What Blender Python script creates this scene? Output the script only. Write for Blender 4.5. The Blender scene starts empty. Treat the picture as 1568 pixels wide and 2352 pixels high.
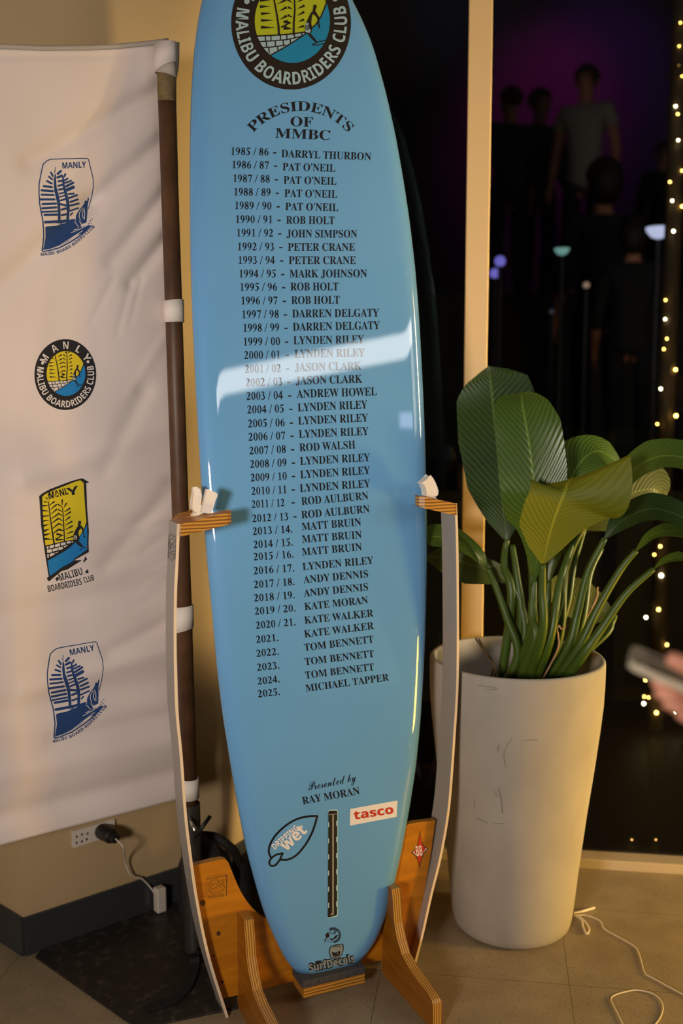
import bpy, bmesh, math, random
from mathutils import Vector, Matrix
from mathutils.geometry import tessellate_polygon
random.seed(7)
SC = bpy.context.scene
COL = SC.collection
R = math.radians
V = Vector

# ------------------------------------------------------------------ camera
F_PX, CX, CY = 2400.0, 784.0, 1176.0
CAM = V((0, 0, 1.55)); PITCH = R(6.8)
cam_d = bpy.data.cameras.new('camera'); cam_o = bpy.data.objects.new('camera', cam_d); COL.objects.link(cam_o)
cam_d.sensor_fit = 'VERTICAL'; cam_d.sensor_height = 36.0; cam_d.sensor_width = 24.0
cam_d.lens = 36.0 * F_PX / 2352.0
cam_o.location = CAM; cam_o.rotation_euler = (R(90) - PITCH, 0, 0)
cam_d.dof.use_dof = True; cam_d.dof.focus_distance = 2.58; cam_d.dof.aperture_fstop = 1.5
cam_d.clip_start = 0.05
SC.camera = cam_o

# ------------------------------------------------------------------ view + world
vs = SC.view_settings
vs.view_transform = 'Standard'; vs.look = 'None'; vs.exposure = 0.0; vs.gamma = 1.0; vs.use_curve_mapping = False
w = bpy.data.worlds.new('night'); SC.world = w; w.use_nodes = True
w.node_tree.nodes['Background'].inputs[0].default_value = (0.004, 0.005, 0.010, 1)
w.node_tree.nodes['Background'].inputs[1].default_value = 0.5
SC.cycles.use_denoising = True
SC.cycles.max_bounces = 6; SC.cycles.diffuse_bounces = 3; SC.cycles.glossy_bounces = 3; SC.cycles.transparent_max_bounces = 8
SC.cycles.sample_clamp_indirect = 4.0
SC.cycles.caustics_reflective = False; SC.cycles.caustics_refractive = False

def look(d):
    return d.to_track_quat('-Z', 'Y').to_euler()
def area(name, loc, target, power, color, sx, sy=None, spread=180):
    l = bpy.data.lights.new(name, 'AREA'); l.energy = power; l.color = color
    l.shape = 'RECTANGLE' if sy else 'SQUARE'; l.size = sx
    if sy: l.size_y = sy
    l.spread = R(spread)
    o = bpy.data.objects.new(name, l); COL.objects.link(o)
    o.location = loc; o.rotation_euler = look(V(target) - V(loc))
    return o
def spot(name, loc, target, power, color, ang, blend=0.6, rad=0.05):
    l = bpy.data.lights.new(name, 'SPOT'); l.energy = power; l.color = color
    l.spot_size = R(ang); l.spot_blend = blend; l.shadow_soft_size = rad
    o = bpy.data.objects.new(name, l); COL.objects.link(o)
    o.location = loc; o.rotation_euler = look(V(target) - V(loc))
    return o
def point(name, loc, power, color, rad=0.03):
    l = bpy.data.lights.new(name, 'POINT'); l.energy = power; l.color = color; l.shadow_soft_size = rad
    o = bpy.data.objects.new(name, l); COL.objects.link(o); o.location = loc
    return o
# room lamps: unseen soft lamps at left and right, and the fairy light glow at the right
area('room_lamp_left', (-1.25, -1.3, 1.55), (-0.15, 2.7, 1.42), 22.5, (1.0, 0.88, 0.79), 0.5, None, 82)
area('room_lamp_right', (3.7, 1.35, 2.3), (0.2, 2.8, 1.1), 7, (1.0, 0.86, 0.76), 0.7)
area('fairy_curtain_glow', (2.6, 2.90, 1.45), (0.0, 3.17, 1.3), 8.5, (1.0, 0.74, 0.36), 0.10, 2.5, 28)
area('fairy_heap_glow', (2.2, 2.25, 0.45), (0.7, 2.55, 0.25), 27, (1.0, 0.58, 0.05), 0.3, 0.5)
# dance floor lights outside, up on the deck
spot('magenta_stage_lamp', (2.9, 10.8, 6.6), (2.45, 13.0, 4.75), 60, (1.0, 0.02, 0.42), 50, 1.0, 0.2)
spot('violet_stage_lamp', (3.6, 10.8, 6.8), (2.95, 13.0, 5.0), 40, (0.35, 0.02, 1.0), 60, 1.0, 0.2)
spot('blue_stage_lamp', (1.0, 11.2, 7.2), (1.4, 13.0, 6.0), 8, (0.1, 0.3, 1.0), 40, 1.0, 0.2)
area('shirt_fill', (3.2, 5.6, 4.6), (1.9, 8.2, 3.3), 0.6, (1.0, 0.85, 0.75), 0.5)  # added fill on the white shirt, no fixture stands here

# ------------------------------------------------------------------ pixel to place
FWD = V((0, math.cos(PITCH), -math.sin(PITCH))); UP = V((0, math.sin(PITCH), math.cos(PITCH))); RT = V((1, 0, 0))
def ray(px, py):
    return RT * ((px - CX) / F_PX) + UP * (-(py - CY) / F_PX) + FWD
def at(px, py, Y):
    d = ray(px, py); return CAM + d * ((Y - CAM.y) / d.y)
def ground(px, py, z=0.0):
    d = ray(px, py); return CAM + d * ((z - CAM.z) / d.z)
def hit(px, py, P, n):
    d = ray(px, py); return CAM + d * ((P - CAM).dot(n) / d.dot(n))
def C(s, ox, oy):
    return lambda pts: [(x / s + ox, y / s + oy) for x, y in pts]

# ------------------------------------------------------------------ materials
def mat(name, col, rough=0.6, metal=0.0, coat=0.0, emit=None, estr=0.0, spec=0.5, noise=0.0, nscale=20.0, bump=0.0, bscale=200.0, sheen=0.0, coat_rough=0.03):
    m = bpy.data.materials.new(name); m.use_nodes = True
    nt = m.node_tree; b = nt.nodes['Principled BSDF']
    b.inputs['Base Color'].default_value = (*col, 1); b.inputs['Roughness'].default_value = rough
    b.inputs['Metallic'].default_value = metal; b.inputs['Coat Weight'].default_value = coat
    b.inputs['Coat Roughness'].default_value = coat_rough
    b.inputs['Specular IOR Level'].default_value = spec
    b.inputs['Sheen Weight'].default_value = sheen
    if emit:
        b.inputs['Emission Color'].default_value = (*emit, 1); b.inputs['Emission Strength'].default_value = estr
    if noise or bump:
        tc = nt.nodes.new('ShaderNodeTexCoord')
    if noise:
        n = nt.nodes.new('ShaderNodeTexNoise'); n.inputs['Scale'].default_value = nscale; n.inputs['Detail'].default_value = 6
        nt.links.new(tc.outputs['Object'], n.inputs['Vector'])
        r = nt.nodes.new('ShaderNodeMapRange'); r.inputs[1].default_value = 0.3; r.inputs[2].default_value = 0.7
        r.inputs[3].default_value = 1 - noise; r.inputs[4].default_value = 1 + noise
        nt.links.new(n.outputs['Fac'], r.inputs[0])
        mx = nt.nodes.new('ShaderNodeMix'); mx.data_type = 'RGBA'; mx.blend_type = 'MULTIPLY'; mx.inputs[0].default_value = 1
        mx.inputs[6].default_value = (*col, 1); nt.links.new(r.outputs[0], mx.inputs[7])
        nt.links.new(mx.outputs[2], b.inputs['Base Color'])
    if bump:
        n = nt.nodes.new('ShaderNodeTexNoise'); n.inputs['Scale'].default_value = bscale; n.inputs['Detail'].default_value = 3
        nt.links.new(tc.outputs['Object'], n.inputs['Vector'])
        bp = nt.nodes.new('ShaderNodeBump'); bp.inputs['Strength'].default_value = bump; bp.inputs['Distance'].default_value = 0.002
        nt.links.new(n.outputs['Fac'], bp.inputs['Height']); nt.links.new(bp.outputs[0], b.inputs['Normal'])
    return m

def ply(name, axis, face, dark, light, period):
    """plywood: layers along the thickness axis show on the edges, grain on the faces"""
    m = bpy.data.materials.new(name); m.use_nodes = True; nt = m.node_tree; N = nt.nodes; L = nt.links
    b = N['Principled BSDF']; b.inputs['Roughness'].default_value = 0.42; b.inputs['Coat Weight'].default_value = 0.25; b.inputs['Coat Roughness'].default_value = 0.25
    tc = N.new('ShaderNodeTexCoord'); sx = N.new('ShaderNodeSeparateXYZ'); L.new(tc.outputs['Object'], sx.inputs[0])
    sn = N.new('ShaderNodeSeparateXYZ'); L.new(tc.outputs['Normal'], sn.inputs[0])
    no = N.new('ShaderNodeTexNoise'); no.inputs['Scale'].default_value = 35; L.new(tc.outputs['Object'], no.inputs['Vector'])
    a = N.new('ShaderNodeMath'); a.operation = 'MULTIPLY_ADD'; L.new(no.outputs['Fac'], a.inputs[0]); a.inputs[1].default_value = period * 0.35; L.new(sx.outputs[axis], a.inputs[2])
    s = N.new('ShaderNodeMath'); s.operation = 'MULTIPLY'; L.new(a.outputs[0], s.inputs[0]); s.inputs[1].default_value = 2 * math.pi / period
    si = N.new('ShaderNodeMath'); si.operation = 'SINE'; L.new(s.outputs[0], si.inputs[0])
    r = N.new('ShaderNodeValToRGB'); r.color_ramp.elements[0].position = 0.3; r.color_ramp.elements[1].position = 0.6
    r.color_ramp.elements[0].color = (*dark, 1); r.color_ramp.elements[1].color = (*light, 1)
    mr = N.new('ShaderNodeMapRange'); mr.inputs[1].default_value = -1; L.new(si.outputs[0], mr.inputs[0]); L.new(mr.outputs[0], r.inputs[0])
    gm = N.new('ShaderNodeMapping'); gm.inputs['Scale'].default_value = (6, 6, 40); L.new(tc.outputs['Object'], gm.inputs[0])
    gn = N.new('ShaderNodeTexNoise'); gn.inputs['Scale'].default_value = 1.0; gn.inputs['Detail'].default_value = 5; gn.inputs['Distortion'].default_value = 0.4; L.new(gm.outputs[0], gn.inputs['Vector'])
    gr = N.new('ShaderNodeValToRGB'); gr.color_ramp.elements[0].position = 0.3; gr.color_ramp.elements[1].position = 0.7
    gr.color_ramp.elements[0].color = (face[0] * .78, face[1] * .72, face[2] * .7, 1); gr.color_ramp.elements[1].color = (face[0] * 1.1, face[1] * 1.1, face[2] * 1.1, 1)
    L.new(gn.outputs['Fac'], gr.inputs[0])
    ab = N.new('ShaderNodeMath'); ab.operation = 'ABSOLUTE'; L.new(sn.outputs[axis], ab.inputs[0])
    gt = N.new('ShaderNodeMath'); gt.operation = 'GREATER_THAN'; L.new(ab.outputs[0], gt.inputs[0]); gt.inputs[1].default_value = 0.75
    mx = N.new('ShaderNodeMix'); mx.data_type = 'RGBA'; L.new(gt.outputs[0], mx.inputs[0]); L.new(r.outputs[0], mx.inputs[6]); L.new(gr.outputs[0], mx.inputs[7])
    L.new(mx.outputs[2], b.inputs['Base Color'])
    return m

M = {}
M['wall'] = mat('wall_paint', (0.46, 0.33, 0.17), 0.75, noise=0.03, nscale=3)
M['mullion'] = mat('window_frame_paint', (0.86, 0.58, 0.25), 0.5)
M['sill'] = mat('window_sill_paint', (0.55, 0.44, 0.30), 0.5)
M['dark_room'] = mat('rear_wall_paint', (0.05, 0.045, 0.05), 0.8)
M['ceiling'] = mat('ceiling_paint', (0.30, 0.27, 0.23), 0.9)
M['skirting'] = mat('skirting_laminate', (0.055, 0.058, 0.062), 0.22, metal=0.35)
M['board'] = mat('blue_resin', (0.135, 0.36, 0.65), 0.5, spec=0.15, coat=1.0, noise=0.02, nscale=4)
M['ink_gloss'] = mat('black_print_under_resin', (0.012, 0.012, 0.014), 0.5, spec=0.1, coat=1.0)
M['emblem_black'] = mat('emblem_black', (0.018, 0.013, 0.010), 0.5, spec=0.1, coat=1.0)
M['emblem_pale'] = mat('emblem_pale', (0.34, 0.48, 0.53), 0.4, coat=1.0)
M['emblem_yellow'] = mat('emblem_olive_yellow', (0.42, 0.47, 0.012), 0.4, coat=1.0)
M['emblem_blue'] = mat('emblem_blue', (0.006, 0.22, 0.43), 0.4, coat=1.0)
M['sticker_white'] = mat('sticker_white', (0.86, 0.80, 0.76), 0.35, coat=0.6)
M['sticker_red'] = mat('sticker_red', (0.58, 0.035, 0.012), 0.35, coat=0.6)
M['sticker_grey'] = mat('sticker_grey', (0.23, 0.27, 0.28), 0.35, coat=0.6)
M['slot_line'] = mat('fin_slot_groove', (0.36, 0.31, 0.24), 0.4)
M['slot_rim'] = mat('fin_slot_rim', (0.38, 0.62, 0.64), 0.3, coat=0.6)
M['black_plastic'] = mat('black_plastic', (0.016, 0.014, 0.012), 0.4)
ORANGE = (0.52, 0.19, 0.006)
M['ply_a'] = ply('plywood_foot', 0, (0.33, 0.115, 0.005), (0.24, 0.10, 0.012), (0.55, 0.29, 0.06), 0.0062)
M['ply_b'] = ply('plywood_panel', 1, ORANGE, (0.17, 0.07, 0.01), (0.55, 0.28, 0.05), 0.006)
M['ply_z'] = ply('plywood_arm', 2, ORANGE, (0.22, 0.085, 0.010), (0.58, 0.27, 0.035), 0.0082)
M['strip_face'] = mat('grey_laminate', (0.34, 0.305, 0.27), 0.42)
M['strip_edge'] = mat('bare_strip_edge', (0.80, 0.62, 0.42), 0.6)
M['steel'] = mat('screw_steel', (0.7, 0.68, 0.62), 0.25, metal=1.0)
M['pad_felt'] = mat('grey_felt', (0.055, 0.05, 0.052), 0.95, noise=0.5, nscale=260, bump=0.8, bscale=500)
M['foam'] = mat('white_foam', (0.84, 0.76, 0.66), 0.8, bump=0.15, bscale=300)
M['burnt'] = mat('burnt_mark', (0.11, 0.042, 0.008), 0.7)
M['knot'] = mat('wood_knot', (0.09, 0.03, 0.006), 0.6)
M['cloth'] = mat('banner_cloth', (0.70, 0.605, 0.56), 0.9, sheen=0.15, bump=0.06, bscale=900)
M['cloth_shade'] = mat('shaded_banner_cloth', (0.42, 0.37, 0.31), 0.9)  # banner cloth with shade put into its colour, for hem and pocket inside
M['band'] = mat('white_webbing', (0.78, 0.70, 0.62), 0.8, bump=0.15, bscale=500)
M['navy'] = mat('navy_print', (0.010, 0.045, 0.16), 0.85)
M['black_print'] = mat('black_print', (0.010, 0.009, 0.012), 0.85)
M['yellow_print'] = mat('yellow_print', (0.66, 0.52, 0.012), 0.85)
M['blue_print'] = mat('blue_print', (0.006, 0.19, 0.50), 0.85)
M['white_print'] = mat('white_print', (0.68, 0.62, 0.58), 0.85)
M['pole_wood'] = mat('pole_timber', (0.085, 0.038, 0.016), 0.5, noise=0.3, nscale=18)
M['tape'] = mat('brown_tape', (0.15, 0.10, 0.035), 0.4, noise=0.3, nscale=60)
M['gun_metal'] = mat('grey_steel_tube', (0.075, 0.065, 0.055), 0.4, metal=0.6, noise=0.2, nscale=40)
M['black_metal'] = mat('black_steel', (0.012, 0.012, 0.012), 0.4, metal=0.3)
M['bag'] = mat('black_nylon', (0.007, 0.006, 0.006), 0.8, bump=0.3, bscale=60)
M['white_plastic'] = mat('white_plastic', (0.62, 0.55, 0.46), 0.4)
M['white_cord'] = mat('white_cord', (0.80, 0.70, 0.52), 0.45)
M['socket_hole'] = mat('socket_hole', (0.05, 0.04, 0.03), 0.6)
M['soil'] = mat('potting_soil', (0.02, 0.014, 0.009), 0.95, noise=0.5, nscale=60, bump=1.0, bscale=80)
M['stalk'] = mat('green_stalk', (0.052, 0.095, 0.008), 0.42)
M['dry_stalk'] = mat('dry_stalk', (0.10, 0.05, 0.012), 0.6)
M['pink_stalk'] = mat('pink_tag', (0.42, 0.24, 0.12), 0.6)
M['skin'] = mat('skin', (0.62, 0.27, 0.17), 0.5, noise=0.06, nscale=40)
M['phone_body'] = mat('phone_case', (0.50, 0.43, 0.31), 0.35, coat=0.4)
M['phone_dark'] = mat('phone_slot', (0.02, 0.018, 0.015), 0.3)
M['hair'] = mat('dark_hair', (0.02, 0.014, 0.01), 0.6)
M['shirt_white'] = mat('white_shirt', (0.42, 0.38, 0.35), 0.9)
M['shirt_dark'] = mat('dark_shirt', (0.02, 0.02, 0.024), 0.9)
M['trousers'] = mat('dark_trousers', (0.015, 0.015, 0.02), 0.9)
M['bulb'] = mat('warm_bulb', (1, 0.8, 0.4), 0.4, emit=(1.0, 0.60, 0.13), estr=40)
M['bulb_white'] = mat('bright_bulb', (1, 0.9, 0.7), 0.4, emit=(1.0, 0.84, 0.50), estr=60)
M['bulb_dim'] = mat('faint_bulb_and_glint', (1, 0.8, 0.4), 0.4, emit=(1.0, 0.50, 0.10), estr=4)
M['bulb_room'] = mat('room_bulb', (1, 0.8, 0.4), 0.4, emit=(1.0, 0.78, 0.34), estr=60)
M['wire'] = mat('dark_wire', (0.05, 0.035, 0.01), 0.6)
M['post'] = mat('post_timber', (0.09, 0.06, 0.03), 0.7, noise=0.2, nscale=12)
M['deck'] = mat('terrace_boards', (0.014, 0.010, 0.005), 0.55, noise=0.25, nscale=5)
M['night_wall'] = mat('pavilion_wall', (0.16, 0.13, 0.15), 0.9)
for nm, c, s in (('lamp_violet', (0.28, 0.25, 1.0), 0.9), ('lamp_cyan', (0.40, 0.9, 0.85), 0.5), ('lamp_blue', (0.62, 0.68, 1.0), 1.3), ('lamp_beige', (1.0, 0.68, 0.5), 0.35), ('lamp_faint', (0.4, 0.5, 0.7), 0.12)):
    M[nm] = mat(nm + '_glow', c, 0.5, emit=c, estr=s)
M['lamp_metal'] = mat('garden_lamp_metal', (0.05, 0.05, 0.07), 0.5)

def glass_mat():
    m = bpy.data.materials.new('window_glass'); m.use_nodes = True; nt = m.node_tree; N = nt.nodes; L = nt.links
    N.remove(N['Principled BSDF']); out = N['Material Output']
    t = N.new('ShaderNodeBsdfTransparent'); t.inputs[0].default_value = (0.72, 0.73, 0.72, 1)
    g = N.new('ShaderNodeBsdfGlossy'); g.inputs['Roughness'].default_value = 0.0
    f = N.new('ShaderNodeFresnel'); f.inputs[0].default_value = 1.3
    x = N.new('ShaderNodeMixShader'); L.new(f.outputs[0], x.inputs[0]); L.new(t.outputs[0], x.inputs[1]); L.new(g.outputs[0], x.inputs[2]); L.new(x.outputs[0], out.inputs[0])
    return m
M['glass'] = glass_mat()

def floor_mat():
    m = bpy.data.materials.new('vinyl_floor_tiles'); m.use_nodes = True; nt = m.node_tree; N = nt.nodes; L = nt.links
    b = N['Principled BSDF']; b.inputs['Roughness'].default_value = 0.5; b.inputs['Specular IOR Level'].default_value = 0.35
    tc = N.new('ShaderNodeTexCoord'); mp = N.new('ShaderNodeMapping'); L.new(tc.outputs['Object'], mp.inputs[0])
    sx = N.new('ShaderNodeSeparateXYZ'); L.new(mp.outputs[0], sx.inputs[0])
    def joint(o, period, w):
        d = N.new('ShaderNodeMath'); d.operation = 'DIVIDE'; L.new(sx.outputs[o], d.inputs[0]); d.inputs[1].default_value = period
        f = N.new('ShaderNodeMath'); f.operation = 'PINGPONG'; L.new(d.outputs[0], f.inputs[0]); f.inputs[1].default_value = 0.5
        l = N.new('ShaderNodeMath'); l.operation = 'LESS_THAN'; L.new(f.outputs[0], l.inputs[0]); l.inputs[1].default_value = w / period
        return l
    j1 = joint(0, 0.495, 0.0011); j2 = joint(1, 0.415, 0.0011)
    mxj = N.new('ShaderNodeMath'); mxj.operation = 'MAXIMUM'; L.new(j1.outputs[0], mxj.inputs[0]); L.new(j2.outputs[0], mxj.inputs[1])
    n = N.new('ShaderNodeTexNoise'); n.inputs['Scale'].default_value = 9; n.inputs['Detail'].default_value = 8; L.new(tc.outputs['Object'], n.inputs['Vector'])
    n2 = N.new('ShaderNodeTexNoise'); n2.inputs['Scale'].default_value = 160; n2.inputs['Detail'].default_value = 4; L.new(tc.outputs['Object'], n2.inputs['Vector'])
    cr = N.new('ShaderNodeValToRGB'); cr.color_ramp.elements[0].position = 0.35; cr.color_ramp.elements[1].position = 0.65
    cr.color_ramp.elements[0].color = (0.30, 0.23, 0.135, 1); cr.color_ramp.elements[1].color = (0.37, 0.285, 0.17, 1); L.new(n.outputs['Fac'], cr.inputs[0])
    cr2 = N.new('ShaderNodeValToRGB'); cr2.color_ramp.elements[0].position = 0.28; cr2.color_ramp.elements[1].position = 0.45
    cr2.color_ramp.elements[0].color = (0.55, 0.55, 0.55, 1); cr2.color_ramp.elements[1].color = (1, 1, 1, 1); L.new(n2.outputs['Fac'], cr2.inputs[0])
    mu = N.new('ShaderNodeMix'); mu.data_type = 'RGBA'; mu.blend_type = 'MULTIPLY'; mu.inputs[0].default_value = 1; L.new(cr.outputs[0], mu.inputs[6]); L.new(cr2.outputs[0], mu.inputs[7])
    mj = N.new('ShaderNodeMix'); mj.data_type = 'RGBA'; L.new(mxj.outputs[0], mj.inputs[0]); L.new(mu.outputs[2], mj.inputs[6]); mj.inputs[7].default_value = (0.15, 0.12, 0.075, 1)
    L.new(mj.outputs[2], b.inputs['Base Color'])
    return m, mp
M['floor'], FLOOR_MAP = floor_mat()

def plate_mat():
    m = mat('scuffed_black_plate', (0.02, 0.018, 0.016), 0.5); nt = m.node_tree; N = nt.nodes; L = nt.links; b = N['Principled BSDF']
    tc = N.new('ShaderNodeTexCoord'); n = N.new('ShaderNodeTexNoise'); n.inputs['Scale'].default_value = 38; n.inputs['Detail'].default_value = 9; n.inputs['Roughness'].default_value = 0.7
    L.new(tc.outputs['Object'], n.inputs['Vector'])
    cr = N.new('ShaderNodeValToRGB'); e = cr.color_ramp.elements; e[0].position = 0.52; e[0].color = (0.020, 0.016, 0.013, 1); e[1].position = 0.8; e[1].color = (0.12, 0.10, 0.08, 1)
    L.new(n.outputs['Fac'], cr.inputs[0]); L.new(cr.outputs[0], b.inputs['Base Color'])
    return m
M['plate'] = plate_mat()

def planter_mat():
    m = mat('planter_concrete', (0.50, 0.46, 0.40), 0.75); nt = m.node_tree; N = nt.nodes; L = nt.links; b = N['Principled BSDF']
    tc = N.new('ShaderNodeTexCoord'); mp = N.new('ShaderNodeMapping'); mp.inputs['Scale'].default_value = (1, 1, 0.7); L.new(tc.outputs['Object'], mp.inputs[0])
    n = N.new('ShaderNodeTexNoise'); n.inputs['Scale'].default_value = 7; n.inputs['Detail'].default_value = 7; L.new(mp.outputs[0], n.inputs['Vector'])
    cr = N.new('ShaderNodeValToRGB'); e = cr.color_ramp.elements; e[0].position = 0.32; e[0].color = (0.36, 0.32, 0.265, 1); e[1].position = 0.66; e[1].color = (0.43, 0.385, 0.32, 1)
    L.new(n.outputs['Fac'], cr.inputs[0]); L.new(cr.outputs[0], b.inputs['Base Color'])
    return m
M['planter'] = planter_mat()
M['scuff'] = mat('scuff_mark', (0.27, 0.24, 0.20), 0.8)

def leaf_mat(name, a, c, rough=0.33, trans=0.22):
    """blade colours with side veins and a pale midrib, all from the leaf's own UVs"""
    m = bpy.data.materials.new(name); m.use_nodes = True; nt = m.node_tree; N = nt.nodes; L = nt.links
    b = N['Principled BSDF']; b.inputs['Roughness'].default_value = rough
    uv = N.new('ShaderNodeUVMap'); s = N.new('ShaderNodeSeparateXYZ'); L.new(uv.outputs[0], s.inputs[0])
    u = N.new('ShaderNodeMath'); u.operation = 'ABSOLUTE'; L.new(s.outputs[0], u.inputs[0])
    k = N.new('ShaderNodeMath'); k.operation = 'MULTIPLY_ADD'; L.new(u.outputs[0], k.inputs[0]); k.inputs[1].default_value = -0.22; L.new(s.outputs[1], k.inputs[2])
    f = N.new('ShaderNodeMath'); f.operation = 'MULTIPLY'; L.new(k.outputs[0], f.inputs[0]); f.inputs[1].default_value = 2 * math.pi * 26
    si = N.new('ShaderNodeMath'); si.operation = 'SINE'; L.new(f.outputs[0], si.inputs[0])
    mr = N.new('ShaderNodeMapRange'); mr.inputs[1].default_value = -1; L.new(si.outputs[0], mr.inputs[0])
    cr = N.new('ShaderNodeValToRGB'); cr.color_ramp.elements[0].color = (*a, 1); cr.color_ramp.elements[1].color = (*c, 1); L.new(mr.outputs[0], cr.inputs[0])
    mid = N.new('ShaderNodeMath'); mid.operation = 'LESS_THAN'; L.new(u.outputs[0], mid.inputs[0]); mid.inputs[1].default_value = 0.035
    mx = N.new('ShaderNodeMix'); mx.data_type = 'RGBA'; L.new(mid.outputs[0], mx.inputs[0]); L.new(cr.outputs[0], mx.inputs[6]); mx.inputs[7].default_value = (c[0] * 1.6 + .02, c[1] * 1.5 + .02, c[2] * 1.3 + .01, 1)
    L.new(mx.outputs[2], b.inputs['Base Color'])
    bp = N.new('ShaderNodeBump'); bp.inputs['Strength'].default_value = 0.32; bp.inputs['Distance'].default_value = 0.002; L.new(mr.outputs[0], bp.inputs['Height']); L.new(bp.outputs[0], b.inputs['Normal'])
    tr = N.new('ShaderNodeBsdfTranslucent'); L.new(mx.outputs[2], tr.inputs[0])
    ms = N.new('ShaderNodeMixShader'); ms.inputs[0].default_value = trans; L.new(b.outputs[0], ms.inputs[1]); L.new(tr.outputs[0], ms.inputs[2]); L.new(ms.outputs[0], N['Material Output'].inputs[0])
    return m
M['leaf_deep'] = leaf_mat('leaf_deep_green', (0.016, 0.040, 0.010), (0.028, 0.062, 0.014))  # dark tone includes the shade of the backlit leaf in its colour
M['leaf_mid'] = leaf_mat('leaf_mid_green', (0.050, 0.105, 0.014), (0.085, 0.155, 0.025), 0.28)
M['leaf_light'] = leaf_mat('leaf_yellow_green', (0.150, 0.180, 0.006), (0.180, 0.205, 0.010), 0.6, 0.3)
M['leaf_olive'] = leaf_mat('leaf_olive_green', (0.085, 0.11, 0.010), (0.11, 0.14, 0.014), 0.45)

# ------------------------------------------------------------------ object helpers
def world_of(o):
    m = o.matrix_basis.copy(); p = o.parent
    while p: m = p.matrix_basis @ m; p = p.parent
    return m
def tag(o, label=None, cat=None, group=None, kind=None):
    if label: o['label'] = label
    if cat: o['category'] = cat
    if group: o['group'] = group
    if kind: o['kind'] = kind
    return o
def thing(name, label, cat, loc=(0, 0, 0), rz=0.0, group=None):
    o = bpy.data.objects.new(name, None); COL.objects.link(o); o.empty_display_size = 0.1
    o.location = loc; o.rotation_euler = (0, 0, rz)
    return tag(o, label, cat, group)
def add(name, verts, faces, m, parent=None, smooth=False, uvs=None, bevel=0.0):
    """verts are places in the world; they are stored in the parent's own frame"""
    me = bpy.data.meshes.new(name)
    if parent is not None:
        inv = world_of(parent).inverted(); verts = [inv @ V(v) for v in verts]
    me.from_pydata([tuple(v) for v in verts], [], [tuple(f) for f in faces]); me.update()
    for mm in (m if isinstance(m, list) else [m]): me.materials.append(mm)
    if smooth:
        for p in me.polygons: p.use_smooth = True
    if uvs:
        ul = me.uv_layers.new(name='UVMap')
        for l in me.loops: ul.data[l.index].uv = uvs[l.vertex_index]
    o = bpy.data.objects.new(name, me); COL.objects.link(o)
    if parent is not None: o.parent = parent
    if bevel:
        b = o.modifiers.new('bevel', 'BEVEL'); b.width = bevel; b.segments = 2; b.limit_method = 'ANGLE'; b.angle_limit = R(40)
        b.harden_normals = False
    return o
def struct(name, verts, faces, m, parent=None, **k):
    o = add(name, verts, faces, m, parent, **k)
    if parent is None: o['kind'] = 'structure'
    return o
class G:
    """collects geometry for one mesh"""
    def __init__(s): s.v = []; s.f = []
    def put(s, vs, fs):
        k = len(s.v); s.v += [V(v) for v in vs]; s.f += [tuple(i + k for i in f) for f in fs]; return s
    def box(s, o, ax, ay, az):
        o, ax, ay, az = V(o), V(ax), V(ay), V(az)
        p = [o, o + ax, o + ax + ay, o + ay]; p += [q + az for q in p]
        return s.put(p, [(3, 2, 1, 0), (4, 5, 6, 7), (0, 1, 5, 4), (1, 2, 6, 5), (2, 3, 7, 6), (3, 0, 4, 7)])
    def prism(s, pts, ext):
        """pts: outline of a flat face, ext: extrusion"""
        n = len(pts); ext = V(ext); a = [V(p) for p in pts]; b = [p + ext for p in a]
        tri = tessellate_polygon([a]); fs = [tuple(t) for t in tri] + [tuple(i + n for i in t[::-1]) for t in tri]
        fs += [(i, (i + 1) % n, (i + 1) % n + n, i + n) for i in range(n)]
        return s.put(a + b, fs)
    def tube(s, path, rad, seg=10, cap=True):
        path = [V(p) for p in path]; n = len(path); rad = rad if isinstance(rad, (list, tuple)) else [rad] * n
        vs = []; prev = None
        for i, p in enumerate(path):
            t = (path[min(i + 1, n - 1)] - path[max(i - 1, 0)]).normalized()
            if prev is None:
                a = V((0, 0, 1)) if abs(t.z) < .9 else V((1, 0, 0)); x = t.cross(a).normalized()
            else:
                x = (prev - t * prev.dot(t)).normalized()
            prev = x; y = t.cross(x)
            for j in range(seg):
                q = 2 * math.pi * j / seg; vs.append(p + (x * math.cos(q) + y * math.sin(q)) * rad[i])
        fs = [(i * seg + j, i * seg + (j + 1) % seg, (i + 1) * seg + (j + 1) % seg, (i + 1) * seg + j) for i in range(n - 1) for j in range(seg)]
        if cap:
            fs += [tuple(range(seg))[::-1], tuple(range((n - 1) * seg, n * seg))]
        return s.put(vs, fs)
    def lathe(s, prof, c, seg=48, close=False):
        c = V(c); vs = [c + V((r * math.cos(2 * math.pi * j / seg), r * math.sin(2 * math.pi * j / seg), z)) for r, z in prof for j in range(seg)]
        n = len(prof); fs = [(i * seg + j, i * seg + (j + 1) % seg, (i + 1) * seg + (j + 1) % seg, (i + 1) * seg + j) for i in range(n - 1) for j in range(seg)]
        if close: fs += [tuple(range(seg))[::-1], tuple(range((n - 1) * seg, n * seg))]
        return s.put(vs, fs)
    def ball(s, c, r, seg=12, rings=8, sc=(1, 1, 1)):
        c = V(c); vs = []; fs = []
        for i in range(rings + 1):
            th = math.pi * i / rings
            for j in range(seg):
                q = 2 * math.pi * j / seg
                vs.append(c + V((r * sc[0] * math.sin(th) * math.cos(q), r * sc[1] * math.sin(th) * math.sin(q), r * sc[2] * math.cos(th))))
        fs = [(i * seg + j, (i + 1) * seg + j, (i + 1) * seg + (j + 1) % seg, i * seg + (j + 1) % seg) for i in range(rings) for j in range(seg)]
        return s.put(vs, fs)
    def build(s, name, m, parent=None, **k): return add(name, s.v, s.f, m, parent, **k)
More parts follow.
